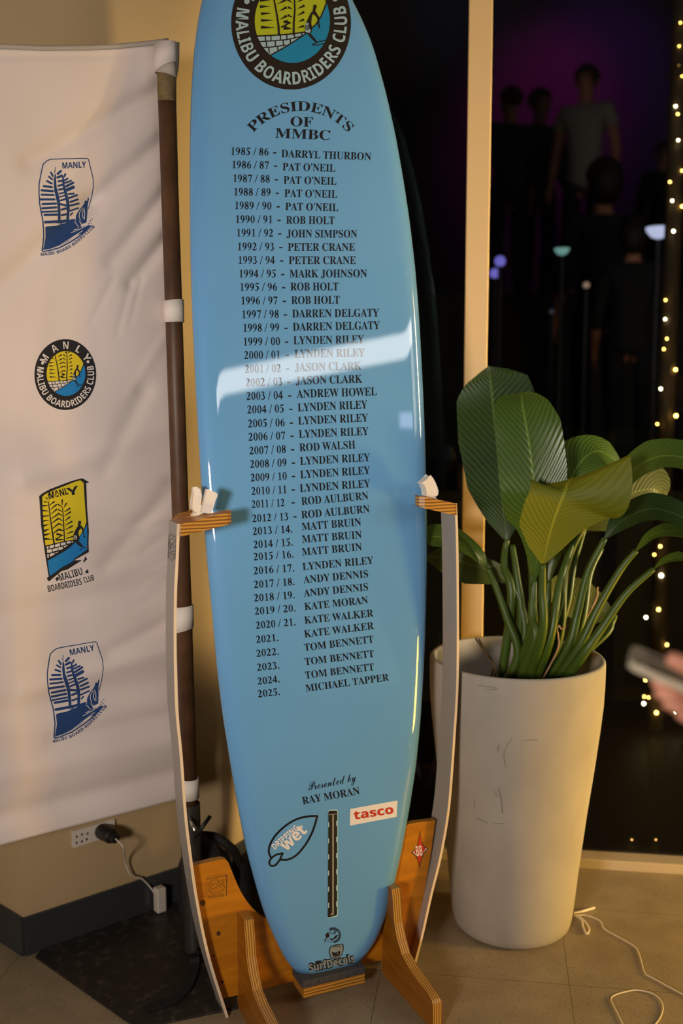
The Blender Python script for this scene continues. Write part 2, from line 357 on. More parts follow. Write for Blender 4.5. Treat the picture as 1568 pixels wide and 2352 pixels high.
def spline(pts, n=8):
    """Catmull-Rom through the points (any dimension)"""
    P = [V(p) for p in pts]; out = []
    if len(P) == 2: return [P[0].lerp(P[1], i / n) for i in range(n + 1)]
    for i in range(len(P) - 1):
        p0 = P[i - 1] if i else P[0] * 2 - P[1]; p1, p2 = P[i], P[i + 1]
        p3 = P[i + 2] if i + 2 < len(P) else P[-1] * 2 - P[-2]
        for j in range(n):
            t = j / n
            out.append(0.5 * ((2 * p1) + (p2 - p0) * t + (2 * p0 - 5 * p1 + 4 * p2 - p3) * t * t + (3 * p1 - p0 - 3 * p2 + p3) * t ** 3))
    out.append(P[-1]); return out
def interp(tab, x):
    if x <= tab[0][0]: return tab[0][1]
    for (a, b), (c, d) in zip(tab, tab[1:]):
        if x <= c: return b + (d - b) * (x - a) / (c - a)
    return tab[-1][1]

# ------------------------------------------------------------------ flat prints: outlines in photo pixels laid onto a real surface
class Print:
    """surf(px, py, lift) gives the place on the printed surface"""
    def __init__(s, surf, maxlen=None): s.surf = surf; s.tris = []; s.maxlen = maxlen
    def poly(s, pts):
        pts = [V((p[0], p[1], 0)) for p in pts]
        for t in tessellate_polygon([pts]): s.tris.append([tuple(pts[i][:2]) for i in t])
        return s
    def stroke(s, pts, wd, closed=False, smooth=0, rnd=True):
        if smooth: pts = [tuple(p) for p in spline([(x, y, 0) for x, y in pts], smooth)]
        pts = [(p[0], p[1]) for p in pts]
        if closed: pts = pts + [pts[0]]
        ws = wd if isinstance(wd, (list, tuple)) else [wd] * len(pts)
        if len(ws) != len(pts): ws = [ws[0] + (ws[-1] - ws[0]) * i / (len(pts) - 1) for i in range(len(pts))]
        for (a, b, wa, wb) in zip(pts, pts[1:], ws, ws[1:]):
            dx, dy = b[0] - a[0], b[1] - a[1]; l = math.hypot(dx, dy)
            if l < 1e-6: continue
            nx, ny = -dy / l / 2, dx / l / 2
            q = [(a[0] + nx * wa, a[1] + ny * wa), (b[0] + nx * wb, b[1] + ny * wb), (b[0] - nx * wb, b[1] - ny * wb), (a[0] - nx * wa, a[1] - ny * wa)]
            s.tris += [[q[0], q[1], q[2]], [q[0], q[2], q[3]]]
        if rnd:
            for (p, wv) in zip(pts, ws):
                if wv < 0.35: continue
                c = [(p[0] + wv / 2 * math.cos(k * math.pi / 4), p[1] + wv / 2 * math.sin(k * math.pi / 4)) for k in range(8)]
                s.tris += [[c[0], c[k], c[k + 1]] for k in range(1, 7)]
        return s
    def text(s, body, path, cap, style='serif', bold=0.0, shear=0.0):
        """text runs along a pixel path, stretched to its full length; cap: capital height in pixels"""
        tr, x0, x1 = glyphs(body, style, bold)
        path = [(float(p[0]), float(p[1])) for p in path]
        ls = [0.0]
        for a, b in zip(path, path[1:]): ls.append(ls[-1] + math.hypot(b[0] - a[0], b[1] - a[1]))
        T = ls[-1]
        def mp(x, y):
            d = (x - x0) / (x1 - x0) * T + shear * y * cap; i = 0
            while i < len(ls) - 2 and d > ls[i + 1]: i += 1
            a, b = path[i], path[i + 1]; l = ls[i + 1] - ls[i]; t = (d - ls[i]) / l
            dx, dy = (b[0] - a[0]) / l, (b[1] - a[1]) / l
            return (a[0] + dx * l * t + dy * y * cap, a[1] + dy * l * t - dx * y * cap)
        for t in tr: s.tris.append([mp(*p) for p in t])
        return s
    def build(s, name, m, parent, lift, label=None):
        bm = bmesh.new()
        for t in s.tris:
            a, b, c = t
            ar = (b[0] - a[0]) * (c[1] - a[1]) - (b[1] - a[1]) * (c[0] - a[0])
            if abs(ar) < 1e-9: continue
            if ar > 0: a, c = c, a
            bm.faces.new([bm.verts.new((p[0], p[1], 0)) for p in (a, b, c)])
        if s.maxlen:
            for _ in range(6):
                es = [e for e in bm.edges if e.calc_length() > s.maxlen]
                if not es: break
                bmesh.ops.subdivide_edges(bm, edges=es, cuts=1, use_grid_fill=False)
                bmesh.ops.triangulate(bm, faces=[f for f in bm.faces if len(f.verts) > 3])
        bm.verts.index_update()
        vs = [s.surf(v.co.x, v.co.y, lift) for v in bm.verts]; fs = [[v.index for v in f.verts] for f in bm.faces]
        bm.free()
        o = add(name, vs, fs, m, parent)
        if label: o['label'] = label
        return o
def digit_tris(body):
    """heavy old-style figures with thick stems, hair lines and flat feet; one unit is the figure height"""
    out = []; x = 0.0
    def ell(cx, cy, rx, ry, ix, iy, n=28, a0=0, a1=360):
        for k in range(n):
            p, q = R(a0 + (a1 - a0) * k / n), R(a0 + (a1 - a0) * (k + 1) / n)
            o0, o1 = (cx + rx * math.cos(p), cy + ry * math.sin(p)), (cx + rx * math.cos(q), cy + ry * math.sin(q))
            i0, i1 = (cx + ix * math.cos(p), cy + iy * math.sin(p)), (cx + ix * math.cos(q), cy + iy * math.sin(q))
            T.append([o0, o1, i1]); T.append([o0, i1, i0])
    def pol(pts):
        for t in tessellate_polygon([[V((p[0], p[1], 0)) for p in pts]]): T.append([pts[i] for i in t])
    def brush(pts, n=5):
        P = spline(pts, n)
        for a_, b_ in zip(P, P[1:]):
            dx, dy = b_.x - a_.x, b_.y - a_.y; l = math.hypot(dx, dy) or 1; nx, ny = -dy / l / 2, dx / l / 2
            q = [(a_.x + nx * a_.z, a_.y + ny * a_.z), (b_.x + nx * b_.z, b_.y + ny * b_.z), (b_.x - nx * b_.z, b_.y - ny * b_.z), (a_.x - nx * a_.z, a_.y - ny * a_.z)]
            T.append(q[:3]); T.append([q[0], q[2], q[3]])
        for e in P:
            c_ = [(e.x + e.z / 2 * math.cos(k * math.pi / 4), e.y + e.z / 2 * math.sin(k * math.pi / 4)) for k in range(8)]
            T.extend([[c_[0], c_[k], c_[k + 1]] for k in range(1, 7)])
    for ch in body:
        T = []; w = 0.74
        if ch == '0': ell(.37, .5, .31, .52, .13, .47)
        elif ch == '1': pol([(.30, .05), (.48, .05), (.48, 1.02), (.44, 1.02), (.14, .88), (.14, .84), (.30, .87)]); pol([(.14, 0), (.64, 0), (.64, .045), (.52, .07), (.26, .07), (.14, .045)])
        elif ch == '2':
            brush([(.10, .74, .05), (.17, .90, .09), (.34, .96, .11), (.50, .84, .19), (.50, .64, .18), (.34, .36, .11), (.12, .10, .05)]); pol([(.06, 0), (.60, 0), (.68, .30), (.63, .30), (.56, .17), (.20, .17), (.06, .05)])
        elif ch == '3':
            brush([(.09, .80, .05), (.19, .94, .08), (.34, .96, .10), (.47, .83, .17), (.42, .65, .12), (.26, .55, .05)]); brush([(.26, .56, .05), (.44, .48, .12), (.54, .28, .18), (.42, .08, .14), (.22, .02, .08), (.10, .09, .12)])
        elif ch == '4': pol([(.38, 0), (.56, 0), (.56, 1.02), (.46, 1.02), (.38, .90)]); pol([(.04, .22), (.70, .22), (.70, .38), (.04, .38)]); pol([(.04, .38), (.40, .84), (.46, 1.02), (.02, .38)]); pol([(.04, .36), (.12, .36), (.46, .86), (.46, 1.02)])
        elif ch == '5':
            pol([(.17, 1.0), (.60, 1.0), (.66, 1.06), (.60, .84), (.22, .84), (.20, .70), (.15, .60)]); brush([(.19, .62, .07), (.36, .58, .13), (.53, .38, .20), (.44, .12, .15), (.24, .02, .07), (.11, .08, .12)])
        elif ch == '6': ell(.39, .32, .29, .335, .115, .28); brush([(.15, .34, .16), (.20, .62, .16), (.36, .86, .10), (.62, 1.01, .03)])
        elif ch == '9': ell(.35, .69, .29, .335, .115, .28); brush([(.59, .66, .16), (.54, .38, .16), (.38, .14, .10), (.12, .0, .03)])
        elif ch == '7': pol([(.12, 1.0), (.68, 1.0), (.68, .95), (.38, 0), (.26, 0), (.53, .83), (.20, .83), (.12, .70), (.07, .71)])
        elif ch == '8': ell(.37, .74, .26, .29, .10, .24); ell(.37, .27, .30, .30, .125, .25); brush([(.18, .68, .12), (.37, .52, .17), (.56, .34, .13)])
        elif ch == '/': w = .41; pol([(-.02, -.03), (.07, -.03), (.43, 1.03), (.34, 1.03)])
        elif ch == '.': w = .37; ell(.18, .095, .105, .105, 0, 0, 12)
        else: w = .37
        out += [[(p[0] + x, p[1]) for p in t] for t in T]; x += w
    xs = [p[0] for t in out for p in t]
    return out, min(xs), max(xs)
_G = {}
def glyphs(body, style, bold):
    if style == 'figures':
        return digit_tris(body)
    key = (body, style, bold)
    if key in _G: return _G[key]
    base = {'serif': (0x1D400, 0x1D41A, 0x1D7CE), 'sans': (0x1D5D4, 0x1D5EE, 0x1D7EC), 'script': (0x1D4D0, 0x1D4EA, None), 'plain': None}[style]
    def conv(c):
        if base is None: return c
        if 'A' <= c <= 'Z': return chr(base[0] + ord(c) - 65)
        if 'a' <= c <= 'z': return chr(base[1] + ord(c) - 97)
        if '0' <= c <= '9' and base[2]: return chr(base[2] + ord(c) - 48)
        return c
    def mesh_of(txt):
        cu = bpy.data.curves.new('lettering', 'FONT'); cu.body = txt; cu.size = 1.0; cu.offset = bold; cu.resolution_u = 4
        o = bpy.data.objects.new('lettering', cu); COL.objects.link(o)
        dg = bpy.context.evaluated_depsgraph_get()
        me = bpy.data.meshes.new_from_object(o.evaluated_get(dg)); me.calc_loop_triangles()
        vs = [tuple(v.co) for v in me.vertices]; tr = [[(vs[i][0], vs[i][1]) for i in t.vertices] for t in me.loop_triangles]
        bpy.data.objects.remove(o); bpy.data.curves.remove(cu); bpy.data.meshes.remove(me)
        return tr
    if ('cap', style) not in _G:
        hh = mesh_of(conv('H')); _G[('cap', style)] = max(p[1] for t in hh for p in t)
    h = _G[('cap', style)]
    tr = [[(p[0] / h, p[1] / h) for p in t] for t in mesh_of(''.join(conv(c) for c in body))]
    xs = [p[0] for t in tr for p in t]
    _G[key] = (tr, min(xs), max(xs)); return _G[key]

# ================================================================== the room
ROOM = R(8.0)
E1 = V((math.cos(ROOM), -math.sin(ROOM), 0)); E2 = V((math.sin(ROOM), math.cos(ROOM), 0)); Z = V((0, 0, 1))
W0 = ground(1450, 2003)
def win(px, py, back=0.0): return hit(px, py, W0 + E2 * back, E2)
def wallbox(name, a, b, thick, h, m, z0=0.0, kind=True, parent=None):
    """upright slab from a to b; thick is the vector to its far face"""
    a, b = V((a.x, a.y, z0)), V((b.x, b.y, z0)); g = G().box(a, b - a, thick, Z * h)
    return struct(name, g.v, g.f, m, parent)
A0 = ground(57, 2195); A1 = ground(513, 2034)
dA = (A1 - A0).normalized(); nA = V((dA.y, -dA.x, 0))            # into the room
A_left = ground(0, 2158); dL = (A_left - A0).normalized(); nL = V((-dL.y, dL.x, 0))
if nL.y > 0: nL = -nL
WC = W0 + E1 * (-1.16)                                             # where the corner wall meets the window
HT = 3.25
fl = G().put([(-4.2, -6.2, 0), (4.6, -6.2, 0), W0 + E1 * 3.6 + E2 * .1, W0 + E1 * -2.9 + E2 * .1, (-4.2, 3.6, 0)], [(0, 1, 2, 3, 4)])
flo = struct('floor', fl.v, fl.f, M['floor'])
# tile joints run along the room: anchored on a joint crossing seen on the floor
J = ground(1307, 2262)
FLOOR_MAP.inputs['Rotation'].default_value = (0, 0, ROOM)
jr = Matrix.Rotation(ROOM, 3, 'Z') @ J
FLOOR_MAP.inputs['Location'].default_value = (-jr.x, -jr.y, 0)
wl = G(); wl.box(A0, A1 - A0, -nA * .12, Z * HT); wl.put([A1, WC, WC - nA * .12, A1 - nA * .12] + [p + Z * HT for p in (A1, WC, WC - nA * .12, A1 - nA * .12)], [(3, 2, 1, 0), (4, 5, 6, 7), (0, 1, 5, 4), (1, 2, 6, 5), (2, 3, 7, 6), (3, 0, 4, 7)])
struct('wall_left', wl.v, wl.f, M['wall'])
wallbox('wall_corner', A0, A0 + dL * 2.2, -nL * .12, HT, M['wall'])
ptz = at(57, 2107, A0.y).z
bb = G(); bb.box(A0 + nA * .0, A1 - A0, nA * .008, Z * ptz)
dB = (WC - A1).normalized(); nB = V((dB.y, -dB.x, 0)); bb.box(A1, WC - A1, nB * .008, Z * ptz)
struct('baseboard_left', bb.v, bb.f, M['skirting'])
bc = G().box(A0 + nL * .0, dL * 2.2, nL * .008, Z * ptz); struct('baseboard_corner', bc.v, bc.f, M['skirting'])
# window: sill, mullion, pane, head
wn = thing('window_1', None, None, W0); wn['kind'] = 'structure'
s0, s1 = -1.30, 3.55
g = G().box(W0 + E1 * s0, E1 * (s1 - s0), E2 * .085, Z * .034); struct('window_sill', g.v, g.f, M['sill'], wn, bevel=.003)
g = G().box(W0 + E1 * s0 + Z * 3.0, E1 * (s1 - s0), E2 * .085, Z * .25); struct('window_head', g.v, g.f, M['mullion'], wn)
pa, pb = win(1077, 0, .012), win(1132, 0, .012)
sa, sb = (pa - W0).dot(E1), (pb - W0).dot(E1)
g = G().box(W0 + E1 * sa + E2 * .012 + Z * .034, E1 * (sb - sa), E2 * .062, Z * 2.97); struct('mullion', g.v, g.f, M['mullion'], wn, bevel=.003)
for xa, xb in ((s0 + .1, sa), (sb, s1)):
    g = G().box(W0 + E1 * xa + E2 * .066 + Z * .034, E1 * (xb - xa), E2 * .006, Z * 2.97); struct('pane', g.v, g.f, M['glass'], wn)
g = G().box(V((-4.2, -6.2, HT)), (8.8, 0, 0), (0, 9.9, 0), (0, 0, .1)); struct('ceiling', g.v, g.f, M['ceiling'])
wallbox('wall_rear', V((-4.2, -6.2, 0)), V((4.6, -6.2, 0)), V((0, -.1, 0)), HT, M['dark_room'])
wallbox('wall_right', V((4.3, -6.2, 0)), V((4.3, 2.68, 0)), V((.1, 0, 0)), HT, M['dark_room'])
wallbox('wall_side', V((-4.2, -6.2, 0)), V((-4.2, 3.9, 0)), V((-.1, 0, 0)), HT, M['wall'])

# ================================================================== surfboard
BY, BL = R(23.0), R(6.5)
bu = V((math.cos(BY), math.sin(BY), 0)); bd = V((-math.sin(BY), math.cos(BY), 0))
bv = bd * math.sin(BL) + Z * math.cos(BL); bn = bu.cross(bv)
BP = at(765, 2226, 2.50)
def bloc(p): q = p - BP; return q.dot(bu), q.dot(bv), -q.dot(bn)
RAIL, THK = 0.030, 0.066
Ledge = [(686.6, 2240), (674.7, 2230), (659, 2211), (634, 2162), (612, 2111), (594.8, 2060), (567, 1958), (546.5, 1856), (529, 1754), (512.5, 1652), (503.5, 1580), (496, 1514), (487.4, 1412), (477.5, 1310), (469, 1208), (461.8, 1106), (455.5, 1004), (449.8, 902), (445, 800), (441, 714), (438, 612), (436.3, 510), (436.7, 408), (438.2, 306), (442.3, 204), (451, 102), (460, 41), (468, 0), (484, -60), (505, -120), (533, -180), (564, -230), (597, -265), (631, -283)]
Redge = [(836, 2203), (843, 2193), (852, 2178), (869.5, 2162), (886, 2111), (899.5, 2060), (921, 1958), (939, 1856), (954.5, 1754), (964.2, 1652), (969, 1580), (972.6, 1514), (976.5, 1412), (978.4, 1310), (978.6, 1208), (977, 1106), (974.5, 1004), (970.2, 902), (965, 800), (960, 714), (951.5, 612), (940, 510), (926, 408), (910, 306), (890, 204), (866, 102), (845, 41), (827, 0), (803, -60), (774, -120), (739, -180), (703, -230), (665, -265), (633, -283)]
Redge[3] = (866, 2162); Redge[2] = (856, 2180)
def edge_tab(E):
    out = []
    for x, y in E:
        s, t, _ = bloc(hit(x, y, BP - bn * RAIL, bn)); out.append((t, s))
    return sorted(out)
TL, TR = edge_tab(Ledge), edge_tab(Redge)
def sm(tab, n=260):
    """resample and smooth an edge"""
    t0, t1 = tab[0][0], tab[-1][0]; ts = [t0 + (t1 - t0) * i / n for i in range(n + 1)]; v = [interp(tab, t) for t in ts]
    for _ in range(6): v = [v[0]] + [(v[i - 1] + 2 * v[i] + v[i + 1]) / 4 for i in range(1, n)] + [v[-1]]
    return list(zip(ts, v))
TL, TR = sm(TL), sm(TR)
def rocker(t): return 0.05 * max(0, (t - 1.75) / .85) ** 2.2 + .012 * max(0, (.45 - t) / .45) ** 2
def front_depth(x, hw, t):
    ax = min(abs(x), 1.0); wr = min(.052 / max(hw, .02), .6); d = 0.0035 * ax * ax
    if ax > 1 - wr: d += (RAIL - .0035) * (1 - math.sqrt(max(0, 1 - ((ax - 1 + wr) / wr) ** 2)))
    return d + rocker(t)
XS = [0, .12, .25, .38, .5, .6, .68, .74, .79, .83, .86, .89, .915, .94, .96, .975, .987, .995, 1.0]
XS = [-x for x in XS[:0:-1]] + XS
g = G(); NR = 130; rows = []
for i in range(NR + 1):
    lam = i / NR
    tl = TL[0][0] + (TL[-1][0] - TL[0][0]) * lam; tr = TR[0][0] + (TR[-1][0] - TR[0][0]) * lam
    sl, sr = interp(TL, tl), interp(TR, tr)
    if sr - sl < .004: sl -= .002; sr += .002
    hw = (sr - sl) / 2; row = []
    for x in XS:
        s = (sl + sr) / 2 + hw * x; t = (tl + tr) / 2 + (tr - tl) / 2 * x
        row.append(BP + bu * s + bv * t - bn * front_depth(x, hw, t))
    thin = THK * min(1, .35 + lam * 6) * min(1, .3 + (1 - lam) * 5)
    for x in XS[-2:0:-1]:
        s = (sl + sr) / 2 + hw * x; t = (tl + tr) / 2 + (tr - tl) / 2 * x
        wr = min(.06 / max(hw, .02), .7); k = 1 - math.sqrt(max(0, 1 - (max(0, abs(x) - 1 + wr) / wr) ** 2))
        fd = front_depth(1, hw, t); d = max(fd, rocker(t) + thin) * (1 - k) + fd * k
        row.append(BP + bu * s + bv * t - bn * d)
    rows.append(row)
nrow = len(rows[0])
for r_ in rows: g.v += r_
for i in range(NR):
    for j in range(nrow):
        k = (j + 1) % nrow; g.f.append((i * nrow + j, i * nrow + k, (i + 1) * nrow + k, (i + 1) * nrow + j))
g.f.append(tuple(range(nrow))[::-1]); g.f.append(tuple(NR * nrow + j for j in range(nrow)))
board = thing('surfboard', 'tall pale blue longboard with printed name list, propped upright in the wooden stand', 'surfboard', BP)
g.build('board_body', M['board'], board, smooth=True)
def on_board(px, py, lift):
    d = 0.0
    for _ in range(4):
        p = hit(px, py, BP - bn * d, bn); s, t, _d = bloc(p)
        lam = min(1, max(0, (t - (TL[0][0] + TR[0][0]) / 2) / ((TL[-1][0] + TR[-1][0]) / 2 - (TL[0][0] + TR[0][0]) / 2)))
        sl = interp(TL, t); sr = interp(TR, t); hw = max(.01, (sr - sl) / 2)
        d = front_depth((s - (sl + sr) / 2) / hw, hw, t) - lift
    return p
def BPr(ml=None): return Print(on_board, ml)

def ring(cx, cy, rx, ry, n=72, a0=0, a1=360):
    return [(cx + rx * math.cos(R(a0 + (a1 - a0) * k / n)), cy + ry * math.sin(R(a0 + (a1 - a0) * k / n))) for k in range(n + (0 if a1 - a0 == 360 else 1))]

def club_roundel(PR, parent, q, mats, k, lift, parts):
    """round club emblem. q maps drawing units (1568-wide sketch of the printed roundel) to photo pixels; k is its scale"""
    oc = (743, 828, 585, 672); ic = (755, 808, 367, 424)
    black, pale, yellow, blue = mats
    Q = lambda pts: [q(p) for p in pts]
    d = PR(); d.poly(Q(ring(*oc))); parent = d.build('roundel', black, parent, lift)
    d = PR(); d.poly(Q(ring(*ic))); d.build('roundel_sky', yellow, parent, lift * 2)
    wave = [(540, 1155), (620, 1110), (700, 1062), (790, 1005), (870, 948), (930, 895), (985, 845), (1035, 765), (1070, 680), (1092, 615)]
    def arc(a0, a1, n=30): return ring(*ic, n=n, a0=a0, a1=a1)
    ang = lambda p: math.degrees(math.atan2((p[1] - ic[1]) / ic[3], (p[0] - ic[0]) / ic[2]))
    a_s, a_e = ang(wave[0]), ang(wave[-1])
    d = PR(); d.poly(Q(wave + arc(a_e, a_s)[1:-1])); d.build('roundel_sea', blue, parent, lift * 3)
    wl0 = (413, 965); brick = [(870, 924), (700, 945), (560, 955), wl0]
    d = PR(); d.poly(Q(brick + arc(ang(wl0) % 360, a_s % 360, 10)[1:-1] + wave[0:6])); d.build('roundel_wall', pale, parent, lift * 3)
    d = PR(); st = lambda pts, w, **kw: d.stroke(Q(pts), (w * k if not isinstance(w, list) else [x * k for x in w]), **kw)
    st(wave, 13); st([(405, 962), (560, 955), (700, 945), (885, 922)], 14)
    for ln in ([(425, 1018), (560, 1010), (700, 998), (850, 962)], [(450, 1078), (560, 1072), (690, 1052)], [(490, 962), (496, 1012)], [(545, 958), (548, 1008)], [(640, 952), (640, 1000)], [(700, 948), (704, 995)], [(775, 938), (780, 985)], [(500, 1018), (505, 1072)], [(588, 1012), (590, 1066)], [(665, 1003), (668, 1055)], [(735, 995), (738, 1030)], [(525, 1078), (530, 1130)], [(610, 1068), (615, 1100)], [(845, 930), (850, 960)]): st(ln, 11)
    st([(545, 455), (580, 610), (605, 750), (620, 855), (625, 950)], [12, 22]); st([(768, 392), (775, 560), (780, 700), (770, 830), (768, 945)], [11, 20])
    tri = [((480, 515), (540, 520)), ((440, 603), (545, 600)), ((440, 665), (545, 662)), ((450, 737), (555, 730)), ((450, 803), (575, 803)), ((450, 872), (600, 878))]
    for a, b in tri: d.poly(Q([(a[0], a[1] - 14), b, (a[0], a[1] + 15)]))
    for a, b in [((672, 452), (590, 500)), ((680, 525), (595, 578)), ((690, 598), (605, 643)), ((700, 672), (620, 715)), ((700, 758), (630, 798)), ((705, 450), (752, 492)), ((700, 520), (755, 555)), ((705, 590), (758, 630)), ((715, 670), (758, 695)), ((710, 750), (762, 775)), ((865, 452), (795, 495)), ((868, 515), (795, 555)), ((862, 585), (800, 625)), ((875, 655), (800, 690)), ((872, 718), (800, 760)), ((868, 795), (810, 820)), ((868, 860), (800, 882)), ((742, 400), (762, 425)), ((820, 395), (790, 428))]:
        dx, dy = b[0] - a[0], b[1] - a[1]; l = math.hypot(dx, dy); nx, ny = -dy / l * 13, dx / l * 13
        d.poly(Q([(a[0] + nx, a[1] + ny), b, (a[0] - nx, a[1] - ny)]))
    d.poly(Q([(665, 812), (700, 800), (745, 830), (705, 850), (690, 862), (745, 885), (745, 892), (668, 900), (672, 868), (650, 880), (640, 868), (705, 835), (672, 828)]))
    # rider
    d.poly(Q([(962, 650), (985, 645), (995, 662), (985, 690), (978, 705), (1000, 740), (1020, 775), (1018, 830), (1030, 880), (1020, 888), (1005, 855), (1000, 790), (985, 760), (955, 740), (945, 775), (940, 830), (950, 900), (935, 940), (975, 985), (1000, 1020), (988, 1032), (940, 985), (905, 945), (880, 920), (882, 850), (905, 795), (930, 740), (955, 705), (958, 680)]))
    st([(950, 1048), (1010, 1020), (1080, 1003)], 10); st([(950, 1052), (1010, 1052), (1060, 1035)], 8)
    d.build('roundel_drawing', parts, parent, lift * 4)
    d = PR(); d.poly(Q([(886, 832), (912, 828), (918, 870), (935, 905), (925, 932), (884, 920), (880, 880)])); d.build('roundel_shorts', pale, parent, lift * 5)
    d = PR()
    for rr, ww in ((20, 7), (9, 7)): d.stroke(Q(ring(903, 875, rr, rr * 1.3, 12)), ww * k, closed=True, rnd=False)
    d.build('roundel_swirl', parts, parent, lift * 6)
    d = PR()
    mid = lambda f: (oc[0] * (1 - f) + ic[0] * f, oc[1] * (1 - f) + ic[1] * f, oc[2] * (1 - f) + ic[2] * f, oc[3] * (1 - f) + ic[3] * f)
    cap = 125 * k
    d.text('MALIBU BOARDRIDERS CLUB', Q(ring(*mid(.19), n=60, a0=194, a1=-16)), cap, 'sans', 0.004)
    top = mid(.80); d_angle = {'M': (-157, -138), 'A': (-126, -107), 'N': (-98, -82), 'L': (-67, -53), 'Y': (-44, -26)}
    for ch, (a0, a1) in d_angle.items(): d.text(ch, Q(ring(*top, n=6, a0=a0 + 2, a1=a1 - 2)), 138 * k, 'sans')
    for x, y in ((311, 612), (1172, 585)): d.poly(Q(ring(x, y, 27, 29, 16)))
    d.build('roundel_lettering', pale, parent, lift * 4)

bq = lambda p: (668.3 + (p[0] - 743) / 585 * 137.5, 52.3 + (p[1] - 828) / 672 * 153.4)
club_roundel(lambda: BPr(9), board, bq, (M['emblem_black'], M['emblem_pale'], M['emblem_yellow'], M['emblem_blue']), 0.232, 0.0004, M['emblem_black'])

# heading
c1 = C(2.751, 430, 0)
d = BPr(); arcp = [(690 + 141.0 * math.sin(R(a)), 394 - 139.5 * math.cos(R(a))) for a in range(-50, 51, 4)]
d.text('PRESIDENTS', arcp, 22, 'serif')
d.text('OF', c1([(652, 797), (793, 801)]), 22, 'serif'); d.text('MMBC', c1([(555, 870), (902, 885)]), 22, 'serif')
d.build('heading_lettering', M['ink_gloss'], board, 0.0005)

def yslope(y): return interp([(354, .022), (640, -.002), (905, -.028), (1200, -.06), (1573, -.105), (1880, -.185)], y)
rowsT = [('1985 / 86', 531, 355.5, 616.5, 'DARRYL THURBON', 646, 361, 852, 368), ('1986 / 87', 533.6, 386.4, 617, 'PAT O’NEIL', 648.8, 391.5, 770, 394.4),
 ('1987 / 88', 536, 418, 619, 'PAT O’NEIL', 651, 422, 772.5, 424.5), ('1988 / 89', 538, 449, 621, 'PAT O’NEIL', 653, 452.5, 774.5, 454.5), ('1989 / 90', 540, 480.5, 623, 'PAT O’NEIL', 655, 483, 776.5, 485),
 ('1990 / 91', 542, 512, 625, 'ROB HOLT', 657, 514, 768, 515), ('1991 / 92', 544.5, 543.5, 627, 'JOHN SIMPSON', 658, 545, 820, 546), ('1992 / 93', 546.5, 575, 629, 'PETER CRANE', 661, 576, 815, 576),
 ('1993 / 94', 548, 606, 631, 'PETER CRANE', 663, 606.5, 817, 606.5),
 ('1994 / 95', 550, 637.4, 633.6, 'MARK JOHNSON', 665, 637.4, 842.6, 636.7), ('1995 / 96', 552, 668, 636, 'ROB HOLT', 667, 667.2, 777, 667), ('1996 / 97', 554.7, 699.6, 637, 'ROB HOLT', 669, 698.5, 780, 697.4),
 ('1997 / 98', 556.5, 731, 640, 'DARREN DELGATY', 671, 729.4, 870.6, 727), ('1998 / 99', 559.4, 762, 641, 'DARREN DELGATY', 672.5, 760, 872.4, 756), ('1999 / 00', 560, 794, 643, 'LYNDEN RILEY', 674, 791, 836, 788),
 ('2000 / 01', 561, 825, 643, 'LYNDEN RILEY', 676.5, 822, 838, 818.5), ('2001 / 02', 563, 856.6, 645, 'JASON CLARK', 677, 853, 830, 849), ('2002 / 03', 565, 887.5, 648, 'JASON CLARK', 679, 883.5, 832, 879),
 ('2003 / 04', 566, 919, 649.6, 'ANDREW HOWEL', 681.5, 914, 865.5, 908), ('2004 / 05', 568, 950, 652, 'LYNDEN RILEY', 684, 945, 844, 938), ('2005 / 06', 570, 982, 653.6, 'LYNDEN RILEY', 685, 975.5, 845.5, 968),
 ('2006 / 07', 571, 1012.6, 655, 'LYNDEN RILEY', 686.6, 1006, 846.6, 999), ('2007 / 08', 573, 1044, 656.5, 'ROD WALSH', 688, 1037, 816, 1030), ('2008 / 09', 574.7, 1075, 658, 'LYNDEN RILEY', 689.5, 1068, 850, 1059),
 ('2009 / 10', 576, 1106, 658.6, 'LYNDEN RILEY', 690, 1099, 850, 1088.5), ('2010 / 11', 578, 1137, 658, 'LYNDEN RILEY', 689, 1130, 850.6, 1119), ('2011 / 12', 578.5, 1167, 653.5, 'ROD AULBURN', 692.7, 1160, 846, 1147),
 ('2012 / 13', 580, 1199.6, 662, 'ROD AULBURN', 692.7, 1191, 849, 1177), ('2013 / 14.', 581, 1229, 671.5, 'MATT BRUIN', 693.6, 1218.5, 829.6, 1207), ('2014 / 15.', 582.7, 1259.5, 672.4, 'MATT BRUIN', 694, 1247, 831, 1236),
 ('2015 / 16.', 583, 1287.5, 674, 'MATT BRUIN', 694, 1276.5, 831.4, 1264), ('2016 / 17.', 583, 1319.5, 675.7, 'LYNDEN RILEY', 695.5, 1310, 858, 1295), ('2017 / 18.', 583.7, 1351, 676.7, 'ANDY DENNIS', 697.4, 1340, 845.6, 1326),
 ('2018 / 19.', 584, 1382, 677, 'ANDY DENNIS', 698, 1371, 845.6, 1356), ('2019 / 20.', 585.6, 1412.4, 678.6, 'KATE MORAN', 699.8, 1401.6, 845.6, 1386), ('2020 / 21.', 588.4, 1444.5, 679, 'KATE WALKER', 699.8, 1433, 858, 1416),
 ('2021.', 589, 1477, 639.6, 'KATE WALKER', 699.5, 1464.6, 859, 1445), ('2022.', 589.6, 1509, 640.3, 'TOM BENNETT', 699.5, 1495.4, 858.4, 1475.8), ('2023.', 591, 1541, 642, 'TOM BENNETT', 700.8, 1528, 859.5, 1509),
 ('2024.', 592.3, 1572.7, 642.5, 'TOM BENNETT', 701.7, 1559, 859.5, 1539.4), ('2025.', 593, 1602, 643.2, 'MICHAEL TAPPER', 702.8, 1589, 893.6, 1563)]
yr, nm_ = BPr(), BPr()
